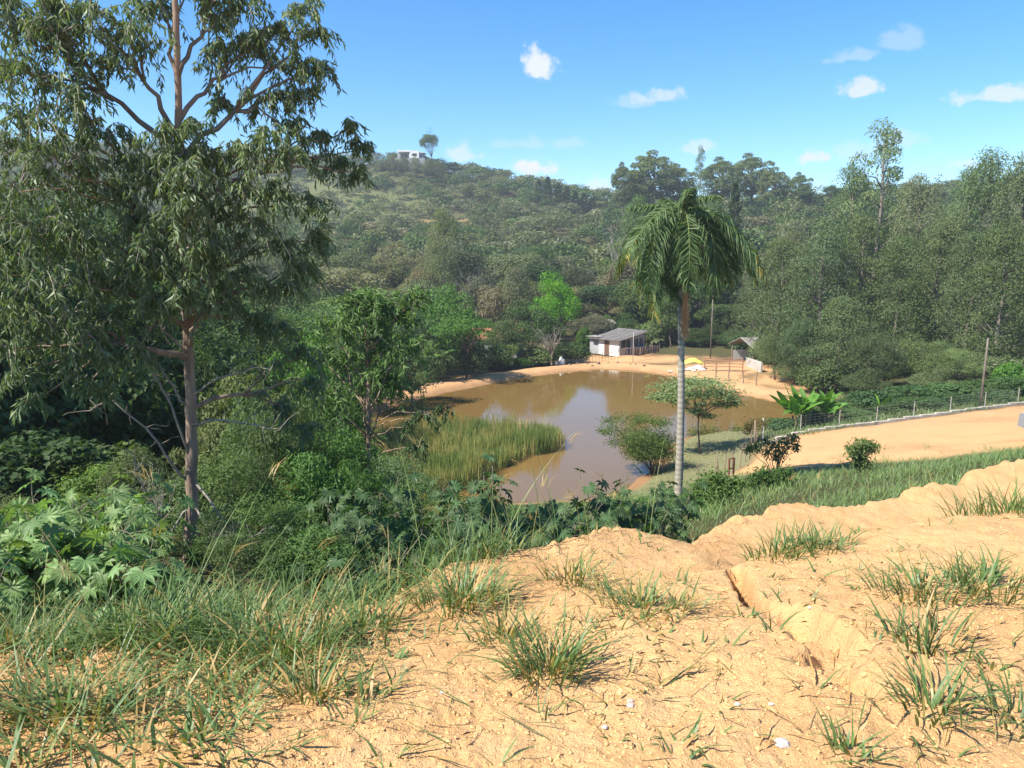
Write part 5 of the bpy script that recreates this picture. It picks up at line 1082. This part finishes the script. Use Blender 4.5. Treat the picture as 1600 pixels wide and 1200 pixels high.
def white_house():
    Y = 95.0; C = P3(968, 551, Y); C[2] = gz(C[0], C[1]) - .1; b = C.copy(); t = thing('white_house', 'small white walled house with a grey corrugated roof beyond the pond', 'house', b)
    R, rz = frame((0, 0, 0), (.75, .66)); LW, RW, H1 = 3.6, 4.9, 2.05     # x runs along the right hand wall, y along the white one
    # gable walls are built from a box and a wedge above; the ridge lies over the middle of the right hand wall
    def wall(name, p0, p1, h0, h1, th, mat, parent=None):
        mb = MB(); p0 = np.array([*p0, 0.]); p1 = np.array([*p1, 0.]); n = np.cross(p1 - p0, [0, 0, 1.]); n = n / np.linalg.norm(n) * th
        V = [p0, p1, p1 + [0, 0, h1], p0 + [0, 0, h0]]; V = np.array(V + [v - n for v in V]); V = np.array([R(*v) for v in V]); mb.add(V, [(0, 1, 2, 3), (7, 6, 5, 4), (0, 4, 5, 1), (1, 5, 6, 2), (2, 6, 7, 3), (3, 7, 4, 0)]); return new(name, mb.mesh(name, mat), parent or t)
    w = wall('wall', (0, LW), (0, 0), H1, H1, .15, WHITE); 
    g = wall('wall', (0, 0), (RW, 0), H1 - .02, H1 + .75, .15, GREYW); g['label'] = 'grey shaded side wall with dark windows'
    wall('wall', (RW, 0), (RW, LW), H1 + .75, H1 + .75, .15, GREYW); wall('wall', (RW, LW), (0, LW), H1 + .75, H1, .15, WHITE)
    def onwall(name, x0, x1, z0, z1, mat, side, depth=.05, parent=None, out=.02):
        mb = MB(); c = ((x0 + x1) / 2); h = ((x1 - x0) / 2, depth / 2, (z1 - z0) / 2)
        if side == 'w': box(mb, R(-out, c, (z0 + z1) / 2), (depth / 2, h[0], h[2]), rz)
        else: box(mb, R(c, -out, (z0 + z1) / 2), h, rz)
        return new(name, mb.mesh(name, mat), parent or t)
    d = onwall('door', 1.75, 2.45, .05, 2.0, DOORW, 'w'); onwall('frame', 1.69, 1.75, .05, 2.06, WOOD, 'w', .09, d); onwall('frame', 2.45, 2.51, .05, 2.06, WOOD, 'w', .09, d)
    for x0, x1 in ((.3, 2.0), (2.5, 3.5), (3.8, 4.4)):
        wn = onwall('window', x0, x1, 1.05, 2.05, DARKW, 'g', .04)
        for a, c_, e, f in ((x0 - .06, x1 + .06, .97, 1.05), (x0 - .06, x1 + .06, 2.05, 2.12), ((x0 + x1) / 2 - .03, (x0 + x1) / 2 + .03, 1.05, 2.05)): onwall('sash', a, c_, e, f, CONC, 'g', .09, wn)
    wall('lean_to_wall', (.3, LW), (.3, LW + 1.6), 2.1, 2.1, .12, GREYW); 
    onwall('sill_course', 0, RW, .78, .9, CONC, 'g', .1)
    # corrugated sheets, each one laid from the ridge down to the white wall
    n = 7; dep = LW + 1.4
    for i in range(n):
        mb = MB(); y0 = -.35 + dep * i / n; y1 = -.35 + dep * (i + 1) / n + .05; us = np.linspace(y0, y1, 13); zz = .035 * np.cos(np.arange(13) * math.pi); V = []
        for x, z in ((-.55, H1 - .08), (2.8, H1 + .39), (RW + .3, H1 + .86)): V += [R(x, u, z + k + .01 * (i % 2) + .03) for u, k in zip(us, zz)]
        V = np.array(V); V = np.concatenate([V, V - [0, 0, .02]]); Q = [(r * 13 + j, r * 13 + j + 1, r * 13 + 14 + j, r * 13 + 13 + j) for r in range(2) for j in range(12)]; Q += [tuple(39 + k for k in q[::-1]) for q in Q[:24]]
        mb.add(V, Q); o = new('roof_sheet', mb.mesh('roof_sheet', ROOFG), t)
    mb = MB(); box(mb, R(.5, LW + .8, 2.2), (.9, 1.0, .03), rz); new('porch_roof', mb.mesh('porch_roof', ROOFG), t)
    # low wall and lean-to at the right
    q = frame(R(RW * .45, -1.6, 0) + b, (.75, .66)); 
    return t, R, rz, b
HOUSE = white_house()
def yard_wall():
    a = P3(985, 552, 95.5); c = P3(1028, 543, 99); z0 = min(gz(a[0], a[1]), gz(c[0], c[1])) - .2; d = c - a; m = (a + c) / 2; L = math.hypot(d[0], d[1]); b = np.array([m[0], m[1], z0])
    t = thing('yard_wall', 'low dark rough wall in front of the grey side of the white house', 'wall', b, None, math.atan2(d[1], d[0])); k = 9
    for r in range(3):
        for i in range(k):
            mb = MB(); w = L / k; box(mb, (-L / 2 + w * (i + .5 + (.25 if r % 2 else 0)), rng.normal() * .01, .2 + r * .42), (w / 2 - .015, .1, .2), bev=.02); new('block', mb.mesh('block', DARKST), t)
DARKST = solid('sooty_block', (.20, .165, .135), (.12, .10, .085), 3, .95, .1, .3)
yard_wall()
def gable_hut(name, label, px, py, Y, L, W, H, rise, d, wallm, roofm, open_sides=False, opening=True):
    O = P3(px, py, Y); O[2] = gz(O[0], O[1]) - .1; R, rz = frame((0, 0, 0), d); t = thing(name, label, 'house' if not open_sides else 'shed', O)
    if open_sides:
        for sx in (-1, 1):
            for sy in (-1, 1): mb = MB(); tube(mb, [R(sx * L / 2, sy * W / 2, 0), R(sx * L / 2, sy * W / 2, H)], .08, 6); new('post', mb.mesh('post', WOOD), t)
        mb = MB(); box(mb, R(0, W / 2, H * .3), (L / 2 - .1, .06, H * .3), rz); new('back_wall', mb.mesh('back_wall', wallm), t)
    else:
        mb = MB()
        for x0, y0, x1, y1 in ((-L / 2, -W / 2, L / 2, -W / 2), (L / 2, -W / 2, L / 2, W / 2), (L / 2, W / 2, -L / 2, W / 2), (-L / 2, W / 2, -L / 2, -W / 2)): mb.add([R(x0, y0, 0), R(x1, y1, 0), R(x1, y1, H), R(x0, y0, H)], [(0, 1, 2, 3)])
        for s in (-1, 1): mb.add([R(s * L / 2, -W / 2, H), R(s * L / 2, W / 2, H), R(s * L / 2, 0, H + rise)], [(0, 1, 2)])
        new('wall', mb.mesh('wall', wallm), t)
        if opening:
            mb = MB(); box(mb, R(-L * .15, -W / 2 - .02, H * .45), (.4, .03, H * .42), rz); new('door', mb.mesh('door', DARKW), t); mb = MB(); box(mb, R(L * .25, -W / 2 - .02, H * .6), (.4, .03, .35), rz); new('window', mb.mesh('window', DARKW), t)
    for s in (-1, 1):
        n = 6
        for i in range(n):
            mb = MB(); x0 = -L / 2 - .35 + (L + .7) * i / n; x1 = x0 + (L + .7) / n - .01; e = .02 * (i % 2); V = [R(x0, s * (W / 2 + .45), H - rise * .45 / (W / 2) + e), R(x1, s * (W / 2 + .45), H - rise * .45 / (W / 2) + e), R(x1, 0, H + rise + .05 + e), R(x0, 0, H + rise + .05 + e)]
            V = np.array(V); V = np.concatenate([V, V - [0, 0, .06]]); mb.add(V, [(0, 1, 2, 3), (7, 6, 5, 4), (0, 4, 5, 1), (1, 5, 6, 2), (2, 6, 7, 3), (3, 7, 4, 0)]); new('roof_panel', mb.mesh('roof_panel', roofm), t)
    return t
gable_hut('tiled_house', 'house under old red and grey roof tiles half hidden among trees on the left bank', 772, 560, 100, 7, 5, 2.6, .9, (.97, -.2), GREYW, ROOFT)
gable_hut('open_shed', 'small grey roofed open shed behind the rail fence on the right bank', 1188, 572, 88, 5, 4, 2.2, .75, (.95, .3), WHITE, ROOFG, True)
gable_hut('open_shed', 'low shed roof glimpsed among the eucalyptus trees on the right bank', 1425, 580, 82, 6.5, 4, 2.3, .8, (.98, .2), GREYW, ROOFG, True)
gable_hut('pale_hut', 'tiny pale hut in the shade above the white house', 938, 520, 113, 3.0, 2.2, 2.2, .3, (.9, .3), WHITE, ROOFG)
DINGY = solid('dingy_whitewash', (.50, .47, .42), (.34, .31, .27), 1.5, .9, .1)
def low_wall():
    a = P3(1166, 574, 84); c = P3(1190, 582, 80); d = c - a; L = math.hypot(d[0], d[1]); m = (a + c) / 2; t = thing('low_white_wall', 'low white wall at the end of the rail fence beside the open shed', 'wall', (m[0], m[1], gz(m[0], m[1]) - .1), None, math.atan2(d[1], d[0])); n = 4
    for i in range(n): mb = MB(); box(mb, (-L / 2 + L / n * (i + .5), 0, .55), (L / n / 2 - .01, .09, .55), bev=.02); new('panel', mb.mesh('panel', DINGY), t)
low_wall()
def hill_house():
    O = P3(642, 250, 336); O[2] = gz(O[0], O[1]) - .3; t = thing('hilltop_house', 'white flat roofed modern house on top of the far hill', 'house', O); zt = float(pix(642, 237, 336)[2]) - O[2]
    def bx(name, c, h, m, rz=0., parent=None): mb = MB(); box(mb, c, h, rz, bev=.05); return new(name, mb.mesh(name, m), parent or t)
    z = zt - 3.0
    bx('foundation', (0, .5, z / 2), (6.2, 3.4, z / 2), GREYW)
    bx('wall', (1.9, 0, z + 1.5), (1.9, 3, 1.5), WHITE); bx('wall', (4.6, .8, z + 1.1), (.78, 3, 1.1), GREYW)['label'] = 'grey set back wing'
    bx('wall', (-2.6, 1.8, z + 1.3), (2.58, 1.4, 1.3), GREYW)
    r = bx('roof', (-2.6, .2, z + 2.9), (2.59, 3.1, .28), WHITE); bx('fascia', (-2.6, -2.95, z + 2.9), (2.6, .04, .34), WHITE, parent=r); bx('roof', (4.9, .6, z + 2.35), (1.2, 3.3, .12), WHITE); bx('column', (-5.0, -2.6, z + 1.3), (.12, .12, 1.3), WHITE); bx('column', (-.2, -2.6, z + 1.3), (.12, .12, 1.3), WHITE)
    wn = bx('window', (1.9, -3.02, z + 1.4), (1.0, .03, .5), DARKW); bx('window', (-3, .36, z + 1.2), (1.4, .03, .8), DARKW); bx('window', (4.7, -2.22, z + 1.0), (.5, .03, .45), DARKW)
hill_house()

# ------------------------------------------------------------------ poles, wires and fences
def pole(name, label, px, py0, py1, Y, r0, r1, mat, cat='pole', lean=0.0, arm=False):
    a = P3(px, py0, Y); a[2] = gz(a[0], a[1]); zt = float(pix(px, py1, Y)[2]) - a[2]; t = thing(name, label, cat, a); mb = MB(); tube(mb, [(0, 0, -.3), (lean * .5, 0, zt * .5), (lean, 0, zt)], [r0, (r0 + r1) / 2, r1], 8, rough=.06); new('shaft', mb.mesh('shaft', mat, True), t)
    if arm: mb = MB(); box(mb, (lean, 0, zt - .5), (.7, .05, .06), bev=.01); new('cross_arm', mb.mesh('cross_arm', WOOD), t)
    return t, a + np.array([lean, 0, zt])
_, top1 = pole('utility_pole', 'thin grey utility pole right of the palm trunk beyond the pond', 1110, 558, 457, 92, .08, .06, BARKP, arm=True)
pole('tree_stake', 'tall pale bare trunk standing at the wire fence near the right edge', 1531, 643, 528, 50.5, .085, .055, BARKP, 'trunk', .05)
pole('thin_post', 'thin pale post by the grey side wall of the white house', 989, 562, 520, 91, .045, .04, CONC)
mb = MB(); a = P3(925, 505, 118); 
for k in (0, 1): tube(mb, [v for v in curve(top1 + [0, 0, -.4 - .3 * k], P3(985, 527, 97) + [0, 0, -.2 * k], -.15, 10)], .018, 4)
tag(new('overhead_wire', mb.mesh('overhead_wire', DARKW)), 'pair of thin wires slung from the far pole to the white house', 'wire')
def fence(label, pts, step, H, r, mat, name='stake_fence', rails=(), every=1, jit=.0, wires=0, raildiam=.03, postmat=None, piecename='stake', bigevery=5):
    """pts: (px, py, Y) along the ground"""
    Q = np.array([P3(*p) for p in pts]); Q[:, 2] = height(Q[:, 0], Q[:, 1]); seg = np.r_[0, np.cumsum(np.hypot(*np.diff(Q[:, :2], axis=0).T))]; n = max(2, int(seg[-1] / step) + 1); s = np.linspace(0, seg[-1], n)
    P = np.stack([np.interp(s, seg, Q[:, k]) for k in range(3)], -1); P[:, 2] = height(P[:, 0], P[:, 1]); b = P[0].copy(); t = thing(name, label, 'fence', b); mesh = None
    for i, p in enumerate(P):
        big = bigevery and i % bigevery == 0; mb = MB(); hh = H * (1 + jit * rng.normal()) * (1.12 if big else 1); tube(mb, [(0, 0, -.15), (rng.normal() * jit * .3, 0, hh * .5), (rng.normal() * jit * .4, 0, hh)], [r * (1.6 if big else 1)] * 3, 6, rough=.1); new('post' if big else piecename, mb.mesh('post' if big else piecename, postmat or mat), t, tuple(p - b))
    for z in rails: mb = MB(); tube(mb, P - b + np.c_[np.zeros((n, 2)), np.full(n, z * H) + rng.normal(size=n) * jit * .2], raildiam, 5); new('rail', mb.mesh('rail', mat), t)
    if wires:
        w = MB()
        for k in range(wires): tube(w, P - b + np.array([0, 0, H * (.08 + .88 * k / (wires - 1))]), .0035, 3, cap=False)
        ss = np.arange(0, seg[-1], .35); U = np.stack([np.interp(ss, s, P[:, k]) for k in range(3)], -1) - b
        for u in U: tube(w, [u + [0, 0, H * .05], u + [0, 0, H * .97]], .003, 3, cap=False)
        o = new('wire_netting', w.mesh('wire_netting', solid('galvanised_wire', (.26, .27, .27), None, 4, .6, .3)), t)
    return t
fence('thin stake fence in front of the white house at the far shore', [(893, 558, 93.5), (920, 561, 92), (958, 561, 93), (1000, 560, 94)], .42, 1.15, .028, WOOD, rails=(.75,), jit=.12)
fence('brown stake fence running right of the white house', [(1000, 558, 95), (1030, 556, 97)], .42, 1.2, .03, WOOD, rails=(.7,), jit=.12)
fence('rough reddish rail fence on the right far bank behind the yellow canopy', [(1100, 578, 82.5), (1125, 580, 81.5), (1160, 583, 80.5)], 1.25, 1.5, .055, WOODR, 'rail_fence', rails=(.35, .58, .8, .95), jit=.08, raildiam=.055, piecename='post', bigevery=0)
fence('grey post and rail fence in the green verge below the reddish fence', [(1118, 592, 77), (1160, 597, 74.5), (1182, 600, 73)], 1.3, 1.25, .06, WOOD, 'rail_fence', rails=(.85,), jit=.1, piecename='post', bigevery=0)
fence('wire netting fence on thin pale posts along the concrete kerb', [(1192, 689, 45.2), (1245, 683, 46.2), (1390, 661, 48.2), (1500, 646, 49.6), (1590, 632, 51)], 2.55, 1.15, .028, CONC, 'wire_fence', wires=7, piecename='post', bigevery=0)
fence('short fence of thin crooked sticks across the lawn by the gate frame', [(1090, 752, 36), (1121, 738, 37), (1158, 712, 41), (1180, 690, 45)], 1.5, 1.35, .028, WOOD, 'stick_fence', jit=.12, wires=4, bigevery=0)
def gate_frame():
    a = P3(1143, 727, 36.5); a[2] = gz(a[0], a[1]); t = thing('gate_frame', 'narrow rusty metal gate frame standing at the edge of the lawn', 'gate frame', a, None, .5); m = solid('rusty_steel', (.22, .10, .06), (.14, .07, .05), 8)
    for x in (-.16, .16): mb = MB(); box(mb, (x, 0, .5), (.035, .035, .55), bev=.008); new('upright', mb.mesh('upright', m), t)
    for z in (1.03, .52): mb = MB(); box(mb, (0, 0, z), (.124, .025, .03), bev=.006); new('crossbar', mb.mesh('crossbar', m), t)
gate_frame()
pole('concrete_post', 'short white concrete post at the water edge right of the lawn', 1192, 672, 653, 47.5, .06, .06, WHITE, 'post')
pole('wooden_post', 'leaning wooden post in the weeds left of the white concrete post', 1180, 680, 657, 45.5, .06, .05, WOOD, 'post', -.05)
pole('wooden_post', 'tall thin stick standing in the lawn left of the gate frame', 1121, 740, 703, 36.3, .03, .02, WOOD, 'post', -.06)
def kerb():
    pts = np.array([P3(*p) for p in [(1188, 689.5, 44.8), (1245, 684, 45.9), (1390, 662, 47.9), (1500, 647, 49.3), (1592, 633, 50.7), (1640, 627, 51.4)]]); seg = np.r_[0, np.cumsum(np.hypot(*np.diff(pts[:, :2], axis=0).T))]; t = new('kerb'); t['kind'] = 'structure'; s = np.arange(0, seg[-1] - 1.2, 1.2)
    for a in s:
        p = np.array([np.interp([a, a + 1.2], seg, pts[:, k]) for k in range(2)]).T; z = height(p[:, 0], p[:, 1]); d = p[1] - p[0]; mb = MB(); box(mb, (*p.mean(0), z.mean() + .06), (np.linalg.norm(d) / 2 - .008, .09, .14), math.atan2(d[1], d[0]), bev=.015); new('kerb_stone', mb.mesh('kerb_stone', KERBM), t)
KERBM = solid('pale_kerb', (.50, .46, .39), (.36, .32, .26), 3, .9, .1)
kerb()

# ------------------------------------------------------------------ small things on the banks
def rock_mesh(mb, c, r, n=1.0, flat=.6, rz=None):
    # a dented octahedral stone of 32 faces
    import itertools
    u = np.linspace(0, math.pi, 5); V = [(0, 0, 1.)]
    for a in u[1:-1]:
        for k in range(7): V.append((math.sin(a) * math.cos(k * 6.283 / 7), math.sin(a) * math.sin(k * 6.283 / 7), math.cos(a)))
    V.append((0, 0, -1.)); V = np.array(V) * (1 + .28 * (rng.random((len(V), 1)) - .5)); a = rng.random() * 6.283; V = V @ np.array([[math.cos(a), math.sin(a), 0], [-math.sin(a), math.cos(a), 0], [0, 0, 1]]); V = V * r * np.array([1, .8, flat]) + np.asarray(c)
    T = [(0, 1 + k, 1 + (k + 1) % 7) for k in range(7)]; B = [(len(V) - 1, 15 + (k + 1) % 7, 15 + k) for k in range(7)]; Q = [(1 + r_ * 7 + k, 8 + r_ * 7 + k, 8 + r_ * 7 + (k + 1) % 7, 1 + r_ * 7 + (k + 1) % 7) for r_ in range(2) for k in range(7)]
    mb.add(V, T); n0 = mb.n - len(V); mb.F.append(np.array(B) + n0); mb.M.append(np.zeros(7, np.int32)); mb.F.append(np.array(Q) + n0); mb.M.append(np.zeros(14, np.int32))
ROCKW = solid('pale_quartz', (.58, .53, .47), (.42, .37, .31), 14, .7, .3, .3); ROCKD = solid('dark_shore_stone', (.26, .20, .15), (.15, .115, .09), 4, .9, .1, .3); ROCKP = solid('pinkish_stone', (.55, .40, .32), (.42, .30, .22), 5, .9, .1, .3)
def rock(px, py, Y, r, mat, label, name='stone', group=None, flat=.6, cat='stone'):
    if Y is None: x, y, z = ground_hit(px, py, 1.5, 14)
    else: x, y, _ = P3(px, py, Y); z = gz(x, y)
    mb = MB(); rock_mesh(mb, (0, 0, r * flat * .45), r, flat=flat); return tag(new(name, mb.mesh(name, mat), None, (x, y, z)), label, cat, group)
rock(1222, 1167, None, .030, ROCKW, 'white stone lying on the sand near the bottom edge, largest of the pale ones')
for px, py, r, lab in [(1152, 1102, .013, 'small white pebble below the eroded hole'), (1205, 1105, .011, 'small white pebble left of the dry stalk in the eroded hole'), (985, 1107, .016, 'pale pebble right of the lone grass tuft'), (945, 1138, .012, 'yellowish pebble below the lone grass tuft'), (1265, 955, .012, 'white pebble above the eroded hole'), (150, 1190, .014, 'white pebble at the lower left corner'), (690, 1085, .010, 'pale pebble on the open sand left of the lone grass tuft')]: rock(px, py, None, r, ROCKW, lab)
rock(985, 1100, None, .018, ROCKP, 'pinkish pebble touching the pale one right of the lone tuft')
G = 'dark stones along the far waterline'
for px, py, Y in [(925, 576, 88), (918, 574, 88.5), (902, 574, 88.6), (950, 572, 89.3), (965, 571, 89.6), (985, 575, 88.2), (993, 576, 88), (1006, 577, 87), (890, 578, 87.5), (935, 573, 89)]: rock(px, py, Y, .12 + .13 * rng.random(), ROCKD, 'dark stone on the far waterline below the white house', group=G)
relabel(G, '{} dark stone from the left along the far waterline below the white house')
G = 'dark clods on the left sand bank'
for px, py, Y in [(640, 612, 71), (655, 609, 72), (668, 607, 73), (682, 604, 74), (690, 603, 74.5), (625, 618, 69.5)]: rock(px, py, Y, .14 + .1 * rng.random(), ROCKD, 'dark clod lying on the left sand bank', 'clod', G, cat='clod')
relabel(G, '{} dark clod from the left on the left sand bank')
G = 'white boulders below the yellow canopy'
for px, py, Y, r in [(1078, 584, 83, .55), (1090, 580, 83.6, .75), (1097, 583, 82.6, .5), (1068, 586, 83, .4), (1084, 586, 82.4, .35)]: rock(px, py, Y, r, ROCKW, 'white boulder in the heap below the yellow canopy', 'boulder', G, .5, 'boulder')
relabel(G, '{} white boulder from the left in the heap below the yellow canopy')
rock(1048, 590, 83.4, .35, ROCKW, 'pale slab at the waterline left of the white boulders', 'boulder', None, .3, 'boulder')
def sack(px, py, Y, h, label):
    x, y, _ = P3(px, py, Y); z = gz(x, y); t = thing('sack', label, 'sack', (x, y, z), 'white sacks on the far bank'); mb = MB(); s = np.linspace(0, 1, 9); tube(mb, np.stack([.03 * np.sin(s * 4), 0 * s, s * h], -1), h * .42 * np.interp(s, [0, .1, .35, .7, .86, .93, 1], [.7, .95, 1.05, .9, .42, .3, .42]), 10, rough=.12); new('bag', mb.mesh('bag', SACK, True), t)
    mb = MB(); tube(mb, [(0, 0, h * .875), (0, 0, h * .90)], h * .16, 8); new('tie', mb.mesh('tie', WOOD), t)
SACK = solid('white_woven_sack', (.78, .77, .75), (.62, .61, .60), 6, .7, .2)
sack(867.5, 572, 89.5, .8, 'left white sack slumped at the foot of the leafless tree'); sack(877, 571.5, 89.6, 1.05, 'right and taller white sack beside the leafless tree')
def canopy():
    a = P3(1083, 577, 84.3); a[2] = gz(a[0], a[1]); t = thing('yellow_canopy', 'yellow humped cloth canopy on short poles on the far right bank', 'canopy', a); nx, ny = 13, 7; V = []; L, W = 2.3, 1.5
    for j in range(ny):
        for i in range(nx): u, v = i / (nx - 1) * 2 - 1, j / (ny - 1) * 2 - 1; V.append((u * L / 2, v * W / 2, .72 + .50 * (1 - u * u) * (1 - .5 * v * v) - .12 * v * v - .1 * max(0, u) + .02 * rng.normal()))
    V = np.array(V); k = len(V); mb = MB(); Q = [(j * nx + i, j * nx + i + 1, (j + 1) * nx + i + 1, (j + 1) * nx + i) for j in range(ny - 1) for i in range(nx - 1)]; mb.add(np.concatenate([V, V - [0, 0, .012]]), Q + [tuple(x + k for x in q[::-1]) for q in Q]); new('cloth', mb.mesh('cloth', solid('yellow_cloth', (.75, .66, .10), (.66, .58, .10), 4, .6, .3), True), t)
    for x in (-1, 1):
        for y in (-1, 1): mb = MB(); tube(mb, [(x * L * .47, y * W * .47, -.1), (x * L * .46, y * W * .46, .74)], .025, 6); new('pole', mb.mesh('pole', CONC), t)
    mb = MB(); tube(mb, curve((-L * .5, -.2, .85), (-L * .5 - .7, -.5, -.1), .2, 6), .05, 6); new('brace', mb.mesh('brace', WHITE), t)
canopy()
def pier():
    a = P3(1593, 603, 62); a[2] = gz(a[0], a[1]) - .1; t = thing('brick_pier', 'square reddish brick pier by the shrubs near the right edge', 'pier', a); m = solid('old_brick', (.36, .22, .17), (.26, .16, .13), 6, .95, .1, .4)
    for r in range(9):
        for k, (x, y, hx, hy) in enumerate([(-.12, -.24, .23, .11), (.24, -.12, .11, .23), (.12, .24, .23, .11), (-.24, .12, .11, .23)] if r % 2 else [(.12, -.24, .23, .11), (.24, .12, .11, .23), (-.12, .24, .23, .11), (-.24, -.12, .11, .23)]): mb = MB(); box(mb, (x, y, .1 + r * .17), (hx, hy, .078), bev=.012); new('brick', mb.mesh('brick', m), t)
pier()
def parked_car():
    a = P3(1677, 694, 33.5); a[2] = gz(a[0], a[1]); t = thing('parked_car', 'silver parked car whose front corner shows at the right edge', 'car', a, None, math.radians(172))
    paint = solid('silver_paint', (.26, .265, .27), (.23, .235, .24), 3, .3, .5); gl = solid('car_glass', (.03, .035, .04), None, 3, .06, .6); rub = solid('tyre_rubber', (.03, .03, .03), None, 6, .8)
    prof = [(-2.0, .35), (-2.05, .75), (-1.75, .92), (-1.0, .98), (-.45, 1.42), (.9, 1.46), (1.65, 1.02), (1.98, .95), (2.02, .4)]; n = len(prof); V = []; 
    for y, k in ((-.78, .0), (-.70, .05), (.70, .05), (.78, .0)):
        for x, z in prof:
            nar = .12 if z > 1.2 else 0; V.append((x, y * (1 - nar), z + k * (z > .5)))
    mb = MB(); Q = [(r * n + i, r * n + (i + 1) % n, (r + 1) * n + (i + 1) % n, (r + 1) * n + i) for r in range(3) for i in range(n)]; mb.add(V, Q); mb.F.append(np.array([list(range(n))[::-1], list(range(3 * n, 4 * n))])); mb.M.append(np.zeros(2, np.int32)); new('body', mb.mesh('body', paint), t)
    for s in (-1, 1):
        mb = MB(); mb.add([(-.8, s * .785, 1.0), (.0, s * .785, 1.0), (.0, s * .70, 1.36), (-.42, s * .70, 1.36)], [(0, 1, 2, 3)]); new('window', mb.mesh('window', gl), t); mb = MB(); mb.add([(.08, s * .785, 1.0), (1.3, s * .785, 1.0), (.85, s * .70, 1.37), (.08, s * .70, 1.37)], [(0, 1, 2, 3)]); new('window', mb.mesh('window', gl), t)
        mb = MB(); box(mb, (-1.99, s * .55, .72), (.06, .2, .08), bev=.03); new('headlight', mb.mesh('headlight', WHITE), t)
        for x in (-1.25, 1.3):
            mb = MB(); tube(mb, [(x, s * .66, .31), (x, s * .82, .31)], .31, 18); w = new('wheel', mb.mesh('wheel', rub), t); mb = MB(); tube(mb, [(x, s * .815, .31), (x, s * .835, .31)], .19, 12); new('rim', mb.mesh('rim', paint), w)
    mb = MB(); mb.add([(-1.03, -.62, 1.0), (-1.03, .62, 1.0), (-.50, .56, 1.42), (-.50, -.56, 1.42)], [(3, 2, 1, 0)]); new('windscreen', mb.mesh('windscreen', gl), t)
parked_car()
def soil_crumbs():
    mb = MB(); n = 19000; px = rng.random(n) * 2500 - 450; py = 840 + 380 * rng.random(n) ** .8; Y = np.interp(py, [830, 900, 1000, 1100, 1220], [6.2, 4.7, 3.7, 2.9, 2.2]); a, yy, zz = pixdir(px, py); X = a / yy * Y; k = (Y < crest(X, Y) - .02); X, Y = X[k], Y[k]; Z = height(X, Y); n = len(X); r = .0028 + .0085 * rng.random(n) ** 4.5 + (rng.random(n) > .985) * .010 * rng.random(n) + (np.abs(Y - crest(X, Y) + .15) < .16) * .010 * rng.random(n) ** 2
    O = np.array([(1, 0, 0), (0, 1, 0), (-1, 0, 0), (0, -1, 0), (0, 0, 1), (0, 0, -1.)]); V = O[None] * (r[:, None, None] * (.6 + .8 * rng.random((n, 6, 1)))) * np.array([1, 1, .75]); an = rng.random(n) * 6.283; c, s = np.cos(an)[:, None], np.sin(an)[:, None]
    V = np.stack([V[..., 0] * c - V[..., 1] * s, V[..., 0] * s + V[..., 1] * c, V[..., 2]], -1) + np.stack([X, Y, Z + r * .3], -1)[:, None]
    Fs = np.array([(0, 1, 4), (1, 2, 4), (2, 3, 4), (3, 0, 4), (1, 0, 5), (2, 1, 5), (3, 2, 5), (0, 3, 5)]); mb.add(V.reshape(-1, 3), (Fs[None] + (np.arange(n) * 6)[:, None, None]).reshape(-1, 3), np.repeat(rng.random(n), 6)); stuff('loose_soil_crumbs', mb.mesh('loose_soil_crumbs', solid('soil_crumb', (.62, .39, .18), (.54, .32, .14), 30, .95, .1)))
soil_crumbs()
def litter():
    mb = MB(); n = 2000; px = rng.random(n) * 2500 - 450; py = 840 + 380 * rng.random(n); Y = np.interp(py, [830, 900, 1000, 1100, 1220], [6.2, 4.7, 3.7, 2.9, 2.2]); a, yy, zz = pixdir(px, py); X = a / yy * Y; k = (Y < crest(X, Y)) & (rng.random(n) < np.clip(.5 + 1.6 * fbm(X * 1.3, Y * 1.3, 3, 85), .05, 1)); X, Y = X[k], Y[k]; n = len(X)
    d = rdir(n); d[:, 2] *= .15; scatter(mb, FOLD, np.stack([X, Y, height(X, Y) + .006], -1), d, rdir(n, 2.5), .02 + .05 * rng.random(n) ** 2, .003 + .005 * rng.random(n), rng.random(n)); stuff('dry_litter', mb.mesh('dry_litter', solid('dry_leaf_litter', (.34, .22, .11), (.16, .10, .05), 60, .9, .1)))
litter()

# ------------------------------------------------------------------ air
def haze(d):
    lo, hi = (-760, -760, HAZE_LO), (760, 760, HAZE_HI); mb = MB(); box(mb, [(a + b) / 2 for a, b in zip(lo, hi)], [(b - a) / 2 for a, b in zip(lo, hi)]); m, nt, out = mat_('hazy_air'); v = nt.nodes.new('ShaderNodeVolumePrincipled'); v.inputs['Color'].default_value = (.86, .89, .93, 1); v.inputs['Density'].default_value = d; v.inputs['Anisotropy'].default_value = .3; nt.links.new(v.outputs[0], out.inputs['Volume']); o = new('haze', mb.mesh('haze', m)); o['kind'] = 'stuff'
HAZE = .00055
bpy.context.view_layer.update()
_zs = [(o.matrix_world @ Vector(c)).z for o in COL.objects if o.type == 'MESH' for c in o.bound_box]
HAZE_LO, HAZE_HI = min(_zs) - 1.0, max(max(_zs), 0) + 1.0; print('haze span', HAZE_LO, HAZE_HI)
if HAZE: haze(HAZE)
